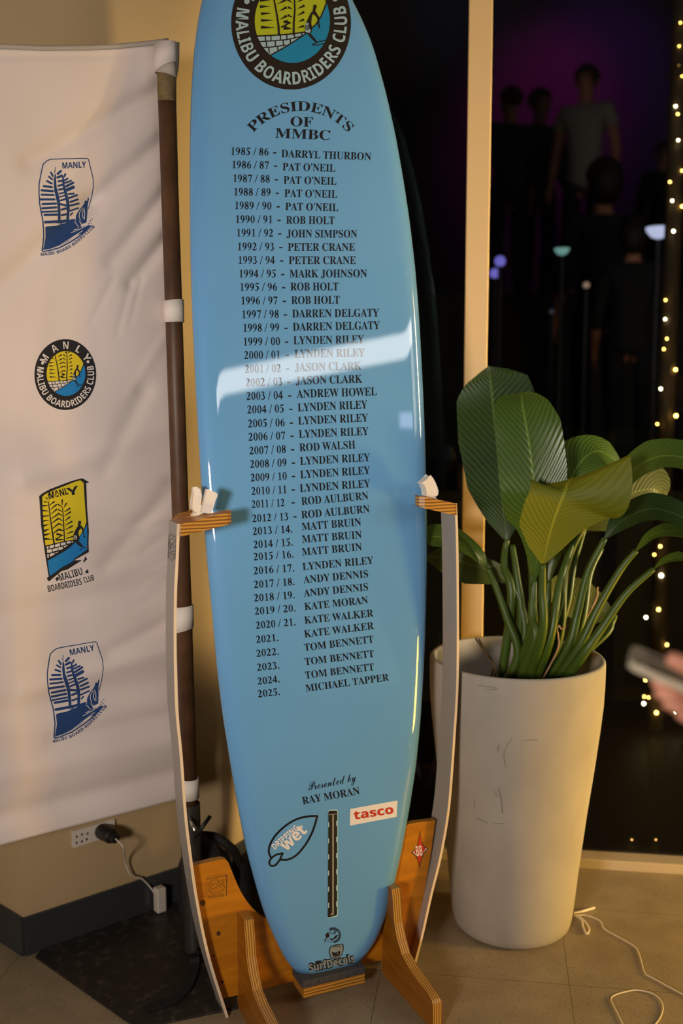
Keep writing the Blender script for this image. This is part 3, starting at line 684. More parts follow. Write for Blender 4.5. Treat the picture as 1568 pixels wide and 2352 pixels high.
for i, (yt, yx0, yy, yx1, nt_, nx0, ny0, nx1, ny1) in enumerate(rowsT):
    cap = interp([(350, 17.2), (900, 18.6), (1200, 17.5), (1600, 16.2)], yy)
    yr.text(yt, [(yx0, yy), (yx1, yy + (yx1 - yx0) * yslope(yy))], cap, 'figures')
    if i < 28:
        xm = (yx1 + nx0) / 2; yb = yy + (xm - yx0) * yslope(yy) - 6.5
        yr.poly([(xm - 4, yb - 1.5), (xm + 3.5, yb - 1.6), (xm + 3.5, yb + 1.4), (xm - 4, yb + 1.5)])
    nm_.text(nt_, [(nx0, ny0), (nx1, ny1)], cap, 'serif')
yr.build('year_lettering', M['ink_gloss'], board, 0.0005); nm_.build('name_lettering', M['ink_gloss'], board, 0.0005)
c6 = C(4.612, 590, 1780)
d = BPr(); d.text('RAY MORAN', c6([(488, 312), (1092, 203)]), 17, 'serif'); d.text('Presented by', c6([(548, 165), (1050, 62)]), 18.5, 'script', 0.0, 0.12)
d.build('dedication_lettering', M['ink_gloss'], board, 0.0005)
# leaf sticker
d = BPr(); leaf = [(638, 436), (560, 437), (480, 450), (400, 478), (320, 525), (250, 583), (185, 655), (140, 735), (125, 800), (135, 850), (152, 880)]
d.stroke(c6(leaf), 4.6, smooth=4); d.stroke(c6([(638, 436), (608, 545), (560, 660), (490, 770), (410, 855), (330, 895), (255, 898)]), 4.6, smooth=4)
d.stroke(c6([(272, 830), (205, 845), (150, 885), (130, 930), (150, 962), (195, 955), (240, 900), (272, 830)]), 4.4, smooth=4)
d.build('leaf_sticker_outline', M['ink_gloss'], board, 0.0005)
d = BPr(); d.text('DRIPPING', c6([(190, 792), (443, 573)]), 13.5, 'sans', 0.006); d.text('wet', c6([(308, 812), (535, 598)]), 25, 'sans', 0.015); d.build('leaf_sticker_lettering', M['sticker_white'], board, 0.0006)
d = BPr(); d.poly(c6([(988, 360), (1487, 270), (1480, 443), (983, 537)])); st_ = d.build('sponsor_sticker', M['sticker_white'], board, 0.0005, 'white sticker with red lettering')
d = BPr(); d.text('tasco', c6([(1032, 472), (1450, 405)]), 19, 'sans', 0.012); d.build('sponsor_lettering', M['sticker_red'], st_, 0.0009)
# fin slot
d = BPr(14); d.poly(c6([(755, 372), (770, 366), (845, 366), (858, 374), (858, 1488), (845, 1502), (758, 1520), (745, 1510)])); d.build('fin_slot_rim', M['slot_rim'], board, 0.0005)
d = BPr(14); d.poly(c6([(756, 392), (768, 380), (842, 380), (850, 390), (848, 1475), (838, 1487), (760, 1511), (748, 1500)])); fs = d.build('fin_slot', M['black_plastic'], board, 0.0010)
d = BPr()
for k in range(6):
    y = 500 + k * 171; d.poly(c6([(752, y), (764, y), (764, y + 52), (752, y + 52)])); d.poly(c6([(838, y - 15), (849, y - 15), (849, y + 40), (838, y + 40)]))
d.build('fin_slot_notches', M['slot_rim'], board, 0.0013)
d = BPr(14); d.poly(c6([(797, 412), (813, 412), (813, 1478), (780, 1484), (778, 1470), (797, 1465)])); d.stroke(c6([(765, 420), (840, 412)]), 1.6); d.build('fin_slot_groove', M['slot_line'], board, 0.0013)
# seal + decal maker's sticker
c7 = C(9.8, 690, 2090)
d = BPr()
for k in range(34):
    a = R(-120 + k * 6.2); r0, r1 = (128, 178)
    d.stroke(c7([(735 + r0 * math.cos(a), 568 + r0 * math.sin(a)), (735 + r1 * math.cos(a), 568 + r1 * math.sin(a))]), 1.5 if k % 3 else .8, rnd=False)
for pts in ([(560, 560), (610, 500), (650, 540), (640, 620), (580, 640)], [(790, 470), (820, 470), (770, 540), (740, 560)], [(780, 580), (850, 560), (800, 640), (700, 690), (640, 650), (740, 640)], [(545, 640), (585, 670), (560, 700), (545, 760)]): d.poly(c7(pts))
d.stroke(c7([(650, 480), (700, 450), (780, 455), (740, 530), (660, 520), (650, 480)]), 1.1); d.stroke(c7([(590, 700), (680, 730), (780, 690)]), .9)
d.build('round_seal', M['emblem_black'], board, 0.0005)
d = BPr(); tb = c7([(205, 1392), (1235, 1165)])
d.text('SurfDecals', tb, 17.5, 'sans', 0.10); d.poly(c7([(330, 1155), (460, 1130), (475, 1190), (340, 1215)]))
head = [(670, 1075), (645, 980), (640, 900), (665, 835), (700, 795), (735, 800), (790, 775), (860, 772), (905, 780), (935, 755), (965, 780), (975, 850), (955, 960), (915, 1040), (880, 1090), (800, 1110), (720, 1105)]
d.poly(c7(head)); d.build('maker_sticker_outline', M['ink_gloss'], board, 0.0005)
d = BPr(); d.text('SurfDecals', tb, 17.0, 'sans', 0.012); cxh, cyh = 805, 940
d.poly(c7([(cxh + (x - cxh) * .88, cyh + (y - cyh) * .89) for x, y in head])); d.build('maker_sticker_face', M['sticker_grey'], board, 0.0010)
d = BPr(); d.poly(c7([(705, 945), (760, 960), (800, 958), (895, 915), (890, 1000), (850, 1060), (780, 1080), (725, 1040)]))
for k in range(7): d.stroke(c7([(735 + k * 28, 795 + abs(k - 3) * 4), (740 + k * 26, 835 + abs(k - 3) * 3)]), .9)
d.build('maker_sticker_eye', M['ink_gloss'], board, 0.0014)
d = BPr(); d.stroke(c7(ring(800, 1000, 52, 48, 14, 20, 160)), 1.3); d.poly(c7(ring(835, 975, 12, 18, 10))); d.build('maker_sticker_glint', M['sticker_grey'], board, 0.0018)

# ================================================================== stand
SY = R(23.8)
sA = V((math.cos(SY), math.sin(SY), 0)); sB = V((-math.sin(SY), math.cos(SY), 0)); S0 = ground(522, 2338)
Lf = [(410, 1203), (408, 1250), (406, 1303), (403.3, 1354), (402.2, 1430), (402.4, 1507), (405, 1610), (408.5, 1661), (416, 1737), (425.4, 1865), (434, 1942), (452, 2069), (480, 2202), (522, 2338)]
Rf = [(1046.5, 1156), (1049, 1220), (1050.5, 1300), (1051.3, 1400), (1051.3, 1500), (1049.5, 1590), (1043.6, 1686), (1039, 1754), (1031.7, 1846), (1021.5, 1917), (1008, 1985), (991, 2053), (970.5, 2145), (954, 2210)]
def sp(px, py, off=0.0): return hit(px, py, S0 + sB * off, sB)
def az(p): q = p - S0; return q.dot(sA), q.z
la = [az(sp(*p)) for p in Lf]; ra = [az(sp(*p)) for p in Rf]
if ra[-1][1] > .01: ra.append((ra[-1][0] - (ra[-2][0] - ra[-1][0]) / (ra[-2][1] - ra[-1][1]) * ra[-1][1], 0.0))
def W(a, b, z): return S0 + sA * a + sB * b + Z * z
amid = (la[-1][0] + ra[-1][0]) / 2
stand = thing('surfboard_stand', 'orange plywood floor stand with bent grey uprights and padded arms, holding the blue board', 'stand', W(amid, 0.05, 0), SY)
DEP = .076
def rail(path, sgn, name='upright'):
    pts = [(p.x, p.y) for p in spline([(a, max(z, 0.001), 0) for a, z in path], 5)]
    def band(b0, b1, th):
        g = G(); n = len(pts)
        for i, (a, z) in enumerate(pts):
            p, q = pts[max(i - 1, 0)], pts[min(i + 1, n - 1)]; dx, dz = q[0] - p[0], q[1] - p[1]; l = math.hypot(dx, dz); nx, nz = -dz / l * th / 2, dx / l * th / 2
            for b in (b0, b1):
                g.v += [W(a + nx, b, max(z + nz, 0)), W(a - nx, b, max(z - nz, 0))]
        for i in range(n - 1):
            o, k = i * 4, i * 4 + 4; g.f += [(o, o + 1, k + 1, k), (o + 2, k + 2, k + 3, o + 3), (o, k, k + 2, o + 2), (o + 1, o + 3, k + 3, k + 1)]
        g.f += [(0, 2, 3, 1), (n * 4 - 4, n * 4 - 3, n * 4 - 1, n * 4 - 2)]
        return g
    r_ = band(.0012, DEP, .0058).build(name, M['strip_face'], stand)
    band(0, .0012, .0068).build('edge_band', M['strip_edge'], r_)
    return r_, pts
upl, lp = rail(la, -1); upr, rp = rail(ra, 1)
def a_at(pts, z): 
    best = min(pts, key=lambda p: abs(p[1] - z)); return best[0]
# panel with two horns
PB, PT = .030, .019
c3 = C(2.94, 440, 1550)
horn = [az(sp(x, y, PB)) for x, y in c3([(20, 1279), (150, 1256), (205, 1246), (232, 1251), (248, 1268), (262, 1303), (290, 1370), (320, 1440), (360, 1510), (420, 1585), (495, 1645)])]
zv = horn[-1][1] - .025; horn_in = [(p.x, p.y) for p in spline([(a, z, 0) for a, z in horn[3:]] + [(horn[-1][0] + .05, zv + .006, 0)], 4)]
left_top = (a_at(lp, horn[0][1]) + .004, horn[0][1] - .004)
lside = [(a + .004, z) for a, z in lp[::-1] if .006 < z < horn[0][1] - .01]
lo = [left_top] + horn[1:3] + horn_in
out = lo + [(2 * amid - a, z) for a, z in lo[::-1]]
rs = [(2 * amid - a, z) for a, z in lside[::-1]]
out = out + [(a, z) for a, z in rs] + lside
g = G().prism([W(a, PB, z) for a, z in out], sB * PT); panel = g.build('back_panel', M['ply_b'], stand)
# feet: upright plywood brackets standing off the panel
cr = C(2.94, 780, 1550)
FR = ground(885, 2243)
fa = (FR - S0).dot(sA); fprof = []
for x, y in cr([(310, 1470), (335, 1432), (352, 1448), (356, 1490), (360, 1540), (370, 1680), (387, 1775), (420, 1890), (470, 1980), (540, 2080), (600, 2160), (622, 2197), (630, 2225), (632, 2330)]):
    p = hit(x, y, FR, sA); fprof.append((-(p - S0).dot(sB), p.z))
pf = -PB - .0
fprof = [(pf, fprof[1][1] - .004)] + [(f, z) for f, z in fprof[1:] if f > pf + .001] 
fprof[-1] = (fprof[-1][0], 0.0); fprof += [(fprof[-1][0] - .012, 0), (pf + .03, .0), (pf, .004)]
lfa = (ground(551, 2323) - S0).dot(sA)
def foot(a0):
    g = G().prism([W(a0, -f, z) for f, z in fprof], sA * .024); return g.build('foot', M['ply_a'], stand, bevel=.003)
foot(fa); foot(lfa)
# tail rest
BFR = (BP - S0).dot(sB) - .010
pl, pr = sp(697, 2289, BFR), sp(838, 2256.5, BFR); (a0, z0), (a1, z1) = az(pl), az(pr); zr = (z0 + z1) / 2 - .004
g = G().box(W(a0, BFR, zr), sA * (a1 - a0), sB * (PB - BFR), Z * .026); g.build('tail_rest', M['ply_z'], stand, bevel=.0015)
g = G().box(W(a0 - .004, BFR - .001, zr + .026), sA * (a1 - a0 + .006), sB * (PB - BFR), Z * .019); g.build('tail_pad', M['pad_felt'], stand, bevel=.004)
# arms with a notch for the board's rails
def arm(ref, tips, notch, sgn, z_top, slope, nm):
    a0 = ref
    pl_ = [(0, -.006), (tips[0] - .012, -.006), (tips[0], .004), (tips[0], .022), (tips[0] - .02, .030), (notch, .042), (notch - .008, .075), (notch + .002, .108), (tips[1], .124), (tips[1] + .006, .138), (.02, .128), (0, .076)]
    th = .0275; g = G(); vs = []
    top = [W(a0 + sgn * x, b, z_top + slope * x) for x, b in pl_]
    g.prism(top, Z * -th); return g.build('arm', M['ply_z'], stand, bevel=.0035)
pA = sp(413, 1204, -.006); pB = sp(531, 1175, -.006); aL, zL = az(pA); aL2, zL2 = az(pB)
ln = aL2 - la[0][0]
armL = arm(la[0][0] + .003, (ln, .062), .045, 1, zL, (zL2 - zL) / (aL2 - aL), 'arm')
pA = sp(1042.5, 1158.5, -.006); pB = sp(968, 1141.5, -.006); aR, zR = az(pA); aR2, zR2 = az(pB)
armR = arm(ra[0][0] - .003, (ra[0][0] - aR2, .060), .045, -1, zR, (zR2 - zR) / (aR - aR2), 'arm')
# foam linings
c5 = C(8.25, 370, 1100); f1 = c5([(866, 198), (900, 200), (1040, 262), (1070, 290), (1062, 335), (1025, 420), (985, 560), (950, 655), (880, 650), (790, 640), (760, 640), (800, 520), (835, 350)])
g = G().prism([sp(x, y, .030) for x, y in f1], sB * .014); fo = g.build('foam_pad', M['foam'], stand, bevel=.003)
f2 = c5([(620, 185), (680, 172), (735, 200), (765, 300), (745, 480), (800, 560), (780, 640), (690, 700), (660, 745), (540, 735), (640, 640), (575, 560), (580, 430), (605, 300)])
g = G().prism([sp(x, y, .085) for x, y in f2], sB * .014); g.build('foam_pad', M['foam'], stand, bevel=.004)
c6b = C(11.2, 940, 1070); f3 = c6b([(540, 255), (600, 310), (660, 420), (705, 530), (738, 640), (728, 735), (680, 775), (630, 775), (700, 855), (560, 825), (430, 800), (435, 720), (415, 600), (375, 500), (332, 450), (430, 350)])
g = G().prism([sp(x, y, .012) for x, y in f3], sB * .024); g.build('foam_pad', M['foam'], stand, bevel=.003)
# screws on the left upright, marks
def up_face(px, py, lift):
    """outer face of the left upright"""
    tab = sorted([(q[1], q[0]) for q in lp])
    def err(b): a, z = az(sp(px, py, b)); return a - (interp(tab, z) - .0029 - lift)
    lo_, hi_ = -.02, .12; s0_ = err(lo_)
    for _ in range(30):
        m_ = (lo_ + hi_) / 2
        if (err(m_) > 0) == (s0_ > 0): lo_ = m_
        else: hi_ = m_
    return sp(px, py, lo_)
def dome(c, n, r, name, m, parent):
    g = G().ball((0, 0, 0), r, 10, 6, (1, 1, .45)); rot = V((0, 0, 1)).rotation_difference(n).to_matrix(); g.v = [c + rot @ v for v in g.v]
    return g.build(name, m, parent, smooth=True)
for x, y in ((391.5, 1209.5), (400, 1213), (429, 2016), (449.5, 2114), (474, 2208), (500.5, 2296)):
    dome(up_face(x, y, 0.0), -sA, .0032, 'screw', M['steel'], upl)
cs = C(8.25, 370, 1100); d = Print(up_face)
d.stroke(cs([(148, 1062), (282, 1108), (262, 1500), (205, 1545), (128, 1490), (148, 1062)]), 1.5); d.stroke(cs([(150, 1035), (285, 1080)]), 1.0)
d.stroke(cs([(250, 1165), (215, 1130), (170, 1150), (158, 1220), (175, 1290), (215, 1310), (245, 1285), (205, 1240), (180, 1215)]), 1.2, smooth=4)
d.stroke(cs([(258, 1180), (225, 1215), (195, 1250), (165, 1290), (170, 1350), (215, 1385), (250, 1350)]), 1.2, smooth=4)
d.text('SOLID', cs([(138, 1415), (248, 1460)]), 4.6, 'sans'); d.text('RACKS', cs([(138, 1462), (245, 1508)]), 2.6, 'sans')
d.build('stamped_mark', M['ink_gloss'], upl, 0.0006)
def on_panel(px, py, lift): return sp(px, py, PB - lift)
cz = C(4.02, 330, 1850); d = Print(on_panel)
d.stroke(cz([(590, 660), (760, 628)]), .7); d.stroke(cz([(580, 682), (768, 645)]), 1.5); d.stroke(cz([(766, 645), (764, 830)]), 1.5); d.stroke(cz([(576, 700), (580, 850)]), .5)
d.stroke(cz([(742, 682), (725, 695), (738, 712), (715, 720), (690, 705), (690, 690), (640, 688), (605, 725), (602, 770), (630, 808), (690, 808), (735, 780), (742, 740), (715, 730), (640, 770), (620, 750), (650, 725), (690, 735), (715, 755)]), .8, smooth=4)
d.text('SOLID', cz([(598, 860), (745, 838)]), 6, 'sans', -.02)
d.build('burnt_mark', M['burnt'], panel, 0.0006)
d = Print(on_panel)
for x, y, r_ in ((690, 1183, 20), (545, 900, 26), (725, 1630, 14), (645, 1388, 10)):
    d = Print(on_panel); d.poly(cz(ring(x, y, r_, r_ * 1.1, 14))); d.build('wood_knot', M['knot'], panel, 0.0005)
cd = C(4.683, 820, 1850)
diam = lambda s_: [(672 + (x - 672) * s_, 480 + (y - 480) * s_) for x, y in ((675, 265), (692, 380), (720, 435), (768, 466), (722, 515), (700, 560), (670, 680), (650, 590), (625, 545), (578, 507), (630, 465), (655, 400))]
d = Print(on_panel); d.poly(cd(diam(1.0))); d.build('diamond_sticker', M['burnt'], panel, 0.0006, 'red diamond sticker with two white letters')
d = Print(on_panel); d.poly(cd([(598, 505), (640, 465), (700, 440), (752, 466), (712, 508), (645, 548)])); d.build('diamond_sticker_border', M['sticker_white'], panel, 0.0010)
d = Print(on_panel); d.poly(cd([(675, 300), (695, 420), (738, 467), (700, 520), (670, 645), (645, 540), (610, 503), (650, 450)])); d.build('diamond_sticker_face', M['sticker_red'], panel, 0.0014)
d = Print(on_panel); d.text('BB', cd([(643, 548), (707, 538)]), 24, 'sans', -.01); d.build('diamond_sticker_lettering', M['sticker_white'], panel, 0.0018)

# ================================================================== banner pole on its steel plate
PBASE = ground(447, 2190); PY = PBASE.y
ptop = at(381, 168, PY); pax = (ptop - PBASE).normalized()
def on_pole(py):
    """height along the pole where it crosses a photo row"""
    t = 1.0
    for _ in range(30):
        p = PBASE + pax * t; yy = CY - F_PX * (p - CAM).dot(UP) / (p - CAM).dot(FWD); t += (yy - py) * .0011
    return PBASE + pax * t
pole = thing('banner_pole', 'dark brown timber banner pole in a grey steel socket on a black floor plate', 'pole', PBASE)
g = G().tube([on_pole(1885), on_pole(900), on_pole(168)], .0222, 20); g.build('shaft', M['pole_wood'], pole, smooth=False)
for p in pole.children[0].data.polygons: p.use_smooth = len(p.vertices) == 4
g = G().tube([on_pole(235), on_pole(152)], .0229, 20); g.build('tape_wrap', M['tape'], pole)
sock_t = on_pole(1845)
g = G(); ax = [PBASE + pax * .012, sock_t]; g.tube([ax[0], ax[1]], .0275, 24, cap=False); g.tube([ax[1], ax[1] - pax * .12], .0245, 24, cap=False)
k = len(g.v); so = g.build('socket', M['gun_metal'], pole, smooth=True)
g = G().lathe([(.0275, 0), (.0245, 0)], sock_t); g.build('socket_rim', M['gun_metal'], so)
# clamp bolt with a sliding T bar
b0 = on_pole(1868); bdir = V((.45, -.86, -.22)).normalized(); g = G().tube([b0 + V((0, -.026, 0)), b0 + V((.008, -.04, -.012)) + bdir * .035], .0065, 10); g.build('clamp_bolt', M['steel'], pole, smooth=True)
ta, tb_ = at(483, 1874, PY - .07), at(447, 1924, PY - .085); g = G().tube([ta, tb_], .0052, 10); g.build('clamp_handle', M['black_metal'], pole, smooth=True)
pq = [ground(82, 2201), ground(300, 2354), ground(318, 2364), ground(556, 2316), ground(566, 2290), ground(500, 2049), ground(480, 2042), ground(96, 2186)]
g = G().prism(pq[::-1], Z * .007); g.build('floor_plate', M['plate'], pole, bevel=.002)

# ================================================================== banner
q_r = at(400, 1838, PY + .028); q_l = ground(0, 1942, q_r.z); q_t = at(398, 168, PY + .030)
BN = (q_l - q_r).cross(q_t - q_r).normalized()
if BN.y > 0: BN = -BN
folds = [((372, 205), (70, 372), 20, .0065), ((378, 320), (205, 468), 17, .006), ((205, 468), (-30, 690), 22, .006), ((382, 440), (255, 600), 14, .005), ((385, 545), (300, 650), 13, .006), ((388, 760), (300, 900), 12, -.004),
         ((260, 640), (210, 740), 9, .003), ((300, 650), (268, 770), 8, .0035), ((325, 640), (300, 740), 7, .003),
         ((392, 1215), (-20, 1190), 16, .0030), ((398, 1330), (-20, 1420), 22, .004), ((398, 1560), (-20, 1640), 26, .005), ((398, 1490), (60, 1590), 18, -.004), ((400, 1775), (-60, 1890), 20, .008), ((400, 1700), (-60, 1800), 24, -.005), ((398, 1640), (120, 1700), 16, .004), ((60, 1100), (390, 980), 22, -.003), ((330, 900), (240, 1080), 18, .003), ((395, 1420), (250, 1500), 14, .004), ((395, 1115), (240, 1300), 16, .003), ((-40, 128), (420, 124), 9, .006)]
for k in range(9):
    y = 1120 + k * 32; folds.append(((392, y), (330 - 20 * (k % 3), y + 40 + 10 * (k % 2)), 7, .0022 * (1 if k % 2 else -1)))
def fold_h(px, py):
    h = 0.0035 * math.sin(px * .011 + py * .006) + .002 * math.sin(px * .023 - py * .017 + 1)
    for (ax_, ay), (bx, by), wd, am in folds:
        dx, dy = bx - ax_, by - ay; L2 = dx * dx + dy * dy; t = ((px - ax_) * dx + (py - ay) * dy) / L2
        tt = min(1, max(0, t)); e = math.hypot(px - ax_ - dx * tt, py - ay - dy * tt)
        wd2 = wd * (1.25 if wd > 12 else 1.0); h -= (2.9 if wd > 12 else .8) * am * math.exp(-(e / wd2) ** 2) * (1.0 - .5 * tt)
    return h
def on_banner(px, py, lift):
    return hit(px, py, q_r + BN * (fold_h(px, py) + lift), BN)
top_e = [(-170, 112), (0, 113), (100, 117), (200, 116), (270, 113), (340, 106), (411, 96)]
bot_e = [(-170, 1984), (0, 1942), (120, 1910), (250, 1877), (400, 1838), (421, 1833)]
rgt = [(0, 411), (.03, 411), (.05, 405), (.09, 405), (.17, 409), (.30, 408), (.5, 408), (.75, 412), (1, 421)]
NU, NV = 150, 300; vs = []
for j in range(NV + 1):
    v = j / NV
    for i in range(NU + 1):
        u = i / NU; xr = interp(rgt, v); px = -170 + (xr + 170) * u
        yt, yb = interp(top_e, px), interp(bot_e, px); vs.append(on_banner(px, yt + (yb - yt) * v, 0))
fs = [(j * (NU + 1) + i, (j + 1) * (NU + 1) + i, (j + 1) * (NU + 1) + i + 1, j * (NU + 1) + i + 1) for j in range(NV) for i in range(NU)]
banner = thing('banner', 'white fabric banner with four printed club emblems, tied to the brown timber pole', 'banner', q_r)
cl = add('cloth', vs, fs, M['cloth'], banner, smooth=True)
so_ = cl.modifiers.new('thickness', 'SOLIDIFY'); so_.thickness = .0008; so_.offset = -1
hp = [on_banner(x, interp(top_e, x) - 5, -.010) for x in range(-170, 400, 15)]
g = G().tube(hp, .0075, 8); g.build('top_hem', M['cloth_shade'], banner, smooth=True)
# corner pocket over the pole end
def pole_wrap(pts_top, pts_bot, r_, name, m, seg=18, a0=-100, a1=100):
    """bent cloth round the front of the pole between two photo rows (left row, right row)"""
    g = G(); side = pax.cross(V((0, 1, 0))).normalized(); fr = side.cross(pax).normalized()
    if fr.y > 0: fr = -fr
    if side.x < 0: side = -side
    for j in (0, 1):
        rows_ = pts_top if j == 0 else pts_bot
        for i in range(seg + 1):
            a = R(a0 + (a1 - a0) * i / seg); f = (math.sin(a) + 1) / 2; p = on_pole(rows_[0] + (rows_[1] - rows_[0]) * f)
            g.v.append(p + side * math.sin(a) * r_ + fr * math.cos(a) * r_)
    n = seg + 1; g.f = [(i, n + i, n + i + 1, i + 1) for i in range(seg)]
    o = g.build(name, m, banner, smooth=True); md = o.modifiers.new('thickness', 'SOLIDIFY'); md.thickness = .0012; return o
pole_wrap((106, 97), (168, 144), .0275, 'corner_pocket', M['cloth'])
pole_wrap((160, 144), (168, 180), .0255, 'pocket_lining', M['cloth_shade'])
hp = [hit(x, y, q_r + BN * .004, BN) for x, y in ((410, 98), (410, 140), (408, 158), (402, 178), (401, 220), (403, 300), (406, 400))]
hw_ = [6, 5, 6, 6, 5, 4, 2]; g = G()
for (x, y), w_ in zip(((408, 96), (408, 140), (406, 158), (400.5, 178), (401, 220), (404, 300), (407, 400)), hw_):
    g.v += [on_banner(x - w_, y, .016), on_banner(x + w_ * .7, y, .012)]
g.f = [(2 * i, 2 * i + 2, 2 * i + 3, 2 * i + 1) for i in range(6)]; o = g.build('side_hem', M['cloth'], banner, smooth=True); md = o.modifiers.new('thickness', 'SOLIDIFY'); md.thickness = .0012
pole_wrap((692, 688), (741, 740), .0262, 'pole_loop', M['band'], a0=-125, a1=125)
pole_wrap((1393, 1389), (1452, 1440), .0262, 'pole_loop', M['band'], a0=-125, a1=125)
pole_wrap((1786, 1787), (1834, 1832), .0262, 'pole_loop', M['band'], a0=-125, a1=125)
# prints
BPn = lambda ml=7: Print(on_banner, ml)
club_roundel(lambda: BPn(6), banner, lambda p: (p[0] / 8.253 + 60, p[1] / 8.253 + 760), (M['black_print'], M['white_print'], M['yellow_print'], M['blue_print']), 1 / 8.253, 0.0005, M['black_print'])
def pine_emblem(q, k, nm, tailpath, mpath):
    Q = lambda pts: [q(p) for p in pts]; d = BPn(6)
    d.stroke(Q([(1118, 1095), (1150, 990), (1185, 850), (1210, 700), (1205, 540), (1170, 400), (1140, 280), (1125, 210), (1100, 188), (1000, 186), (800, 192), (600, 196), (430, 204), (370, 235), (310, 290), (290, 360), (265, 480), (235, 640), (232, 800), (243, 1000), (270, 1150), (300, 1300), (312, 1450), (318, 1580), (305, 1720), (285, 1835), (300, 1862), (420, 1845), (600, 1795), (800, 1690), (950, 1590), (1080, 1490), (1155, 1400)]), [12 * k, 24 * k], rnd=True)
    d.poly(Q([(515, 462), (533, 470), (548, 700), (590, 860), (612, 1000), (620, 1180), (620, 1330), (575, 1370), (572, 1150), (560, 1000), (530, 870), (503, 760), (497, 600)]))
    d.poly(Q([(650, 475), (678, 520), (690, 650), (740, 820), (775, 960), (785, 1080), (770, 1320), (720, 1320), (735, 1130), (722, 980), (690, 830), (652, 650)]))
    d.stroke(Q([(530, 342), (514, 442)]), [8 * k, 14 * k])
    for a, b, w_ in (((448, 440), (480, 505), 34), ((410, 515), (470, 565), 32), ((378, 595), (460, 640), 36), ((318, 685), (462, 705), 40), ((282, 762), (478, 778), 42), ((278, 840), (495, 845), 36), ((255, 925), (510, 925), 40), ((295, 1010), (535, 1000), 40), ((290, 1085), (540, 1070), 40), ((290, 1150), (560, 1140), 34), ((335, 1205), (565, 1200), 44), ((345, 1335), (580, 1325), 52),
                     ((570, 465), (625, 415), 42), ((565, 530), (640, 500), 44), ((585, 600), (660, 590), 38), ((580, 680), (670, 660), 36), ((590, 750), (690, 730), 38), ((600, 820), (700, 800), 30), ((605, 880), (700, 855), 26), ((620, 945), (720, 915), 34), ((620, 1010), (740, 1040), 40), ((640, 1110), (740, 1080), 40), ((640, 1210), (740, 1190), 36), ((610, 1330), (740, 1315), 60),
                     ((690, 510), (706, 468), 32), ((685, 585), (745, 552), 34), ((695, 630), (808, 590), 34), ((720, 690), (845, 625), 44), ((735, 755), (850, 705), 60), ((765, 830), (855, 820), 34), ((775, 900), (915, 848), 36), ((800, 970), (930, 925), 36), ((800, 1035), (945, 1000), 36), ((795, 1130), (940, 1080), 30), ((800, 1205), (835, 1170), 26), ((785, 1300), (870, 1285), 22)): d.stroke(Q([a, b]), w_ * k)
    d.poly(Q([(345, 1430), (370, 1412), (570, 1395), (720, 1310), (870, 1285), (900, 1370), (960, 1420), (1090, 1400), (1020, 1470), (900, 1560), (750, 1680), (600, 1765), (450, 1812), (300, 1835), (330, 1720), (350, 1600)]))
    d.poly(Q([(1062, 940), (1092, 955), (1075, 1010), (1118, 885), (1130, 920), (1108, 1030), (1100, 1180), (1085, 1340), (1005, 1370), (960, 1300), (990, 1400), (940, 1440), (885, 1330), (900, 1210), (950, 1120), (1010, 1050), (1040, 1010)]))
    d.poly(Q([(920, 1480), (1010, 1425), (1130, 1385), (1160, 1400), (1090, 1470), (1000, 1540), (930, 1560)]))
    for x, y in ((1188, 1278), (1160, 1305), (1140, 1330), (1172, 1355), (1128, 1362)): d.poly(Q(ring(x, y, 11, 9, 8)))
    d.text('MANLY', Q([(655, 372), (1080, 350)]), 112 * k, 'sans', 0.0); d.text('MALIBU', Q([(265, 1945), (510, 1912)]), 55 * k, 'sans', 0, .15)
    d.text('BOARD RIDERS', Q([(565, 1905), (700, 1850), (860, 1760), (1065, 1590)]), 56 * k, 'sans'); d.text('CLUB', Q([(1080, 1570), (1240, 1425)]), 58 * k, 'sans')
    o = d.build('pine_emblem', M['navy'], banner, .0006)
    d = BPn(6)
    for pts in ([(1015, 1080), (960, 1160), (955, 1230), (975, 1300)], [(1040, 1075), (1055, 1150), (1050, 1280)], [(1030, 1110), (1010, 1200), (1030, 1270)], [(875, 1330), (910, 1370), (945, 1430)], [(960, 1310), (1010, 1420)], [(810, 1525), (960, 1465), (1100, 1390)], [(650, 1358), (710, 1345)], [(1015, 1490), (930, 1545), (780, 1640), (600, 1760), (450, 1815)], [(860, 1475), (930, 1455)]): d.stroke(Q(pts), 11 * k)
    d.build('emblem_lines', M['white_print'], o, .0010)
pine_emblem(lambda p: (p[0] / 7.84 + 60, p[1] / 7.84 + 340), 1 / 7.84, '', 0, 0)
def affine(src, dst):
    (x0, y0), (x1, y1), (x2, y2) = src; D = (x1 - x0) * (y2 - y0) - (x2 - x0) * (y1 - y0)
    def f(p):
        u = ((p[0] - x0) * (y2 - y0) - (x2 - x0) * (p[1] - y0)) / D; v = ((x1 - x0) * (p[1] - y0) - (p[0] - x0) * (y1 - y0)) / D
        return (dst[0][0] + u * (dst[1][0] - dst[0][0]) + v * (dst[2][0] - dst[0][0]), dst[0][1] + u * (dst[1][1] - dst[0][1]) + v * (dst[2][1] - dst[0][1]))
    return f
c4 = C(8.253, 80, 1460)
pine_emblem(affine([(285, 1850), (1120, 190), (300, 300)], c4([(362, 1935), (1168, 115), (285, 360)])), 1 / 8.0, '', 0, 0)
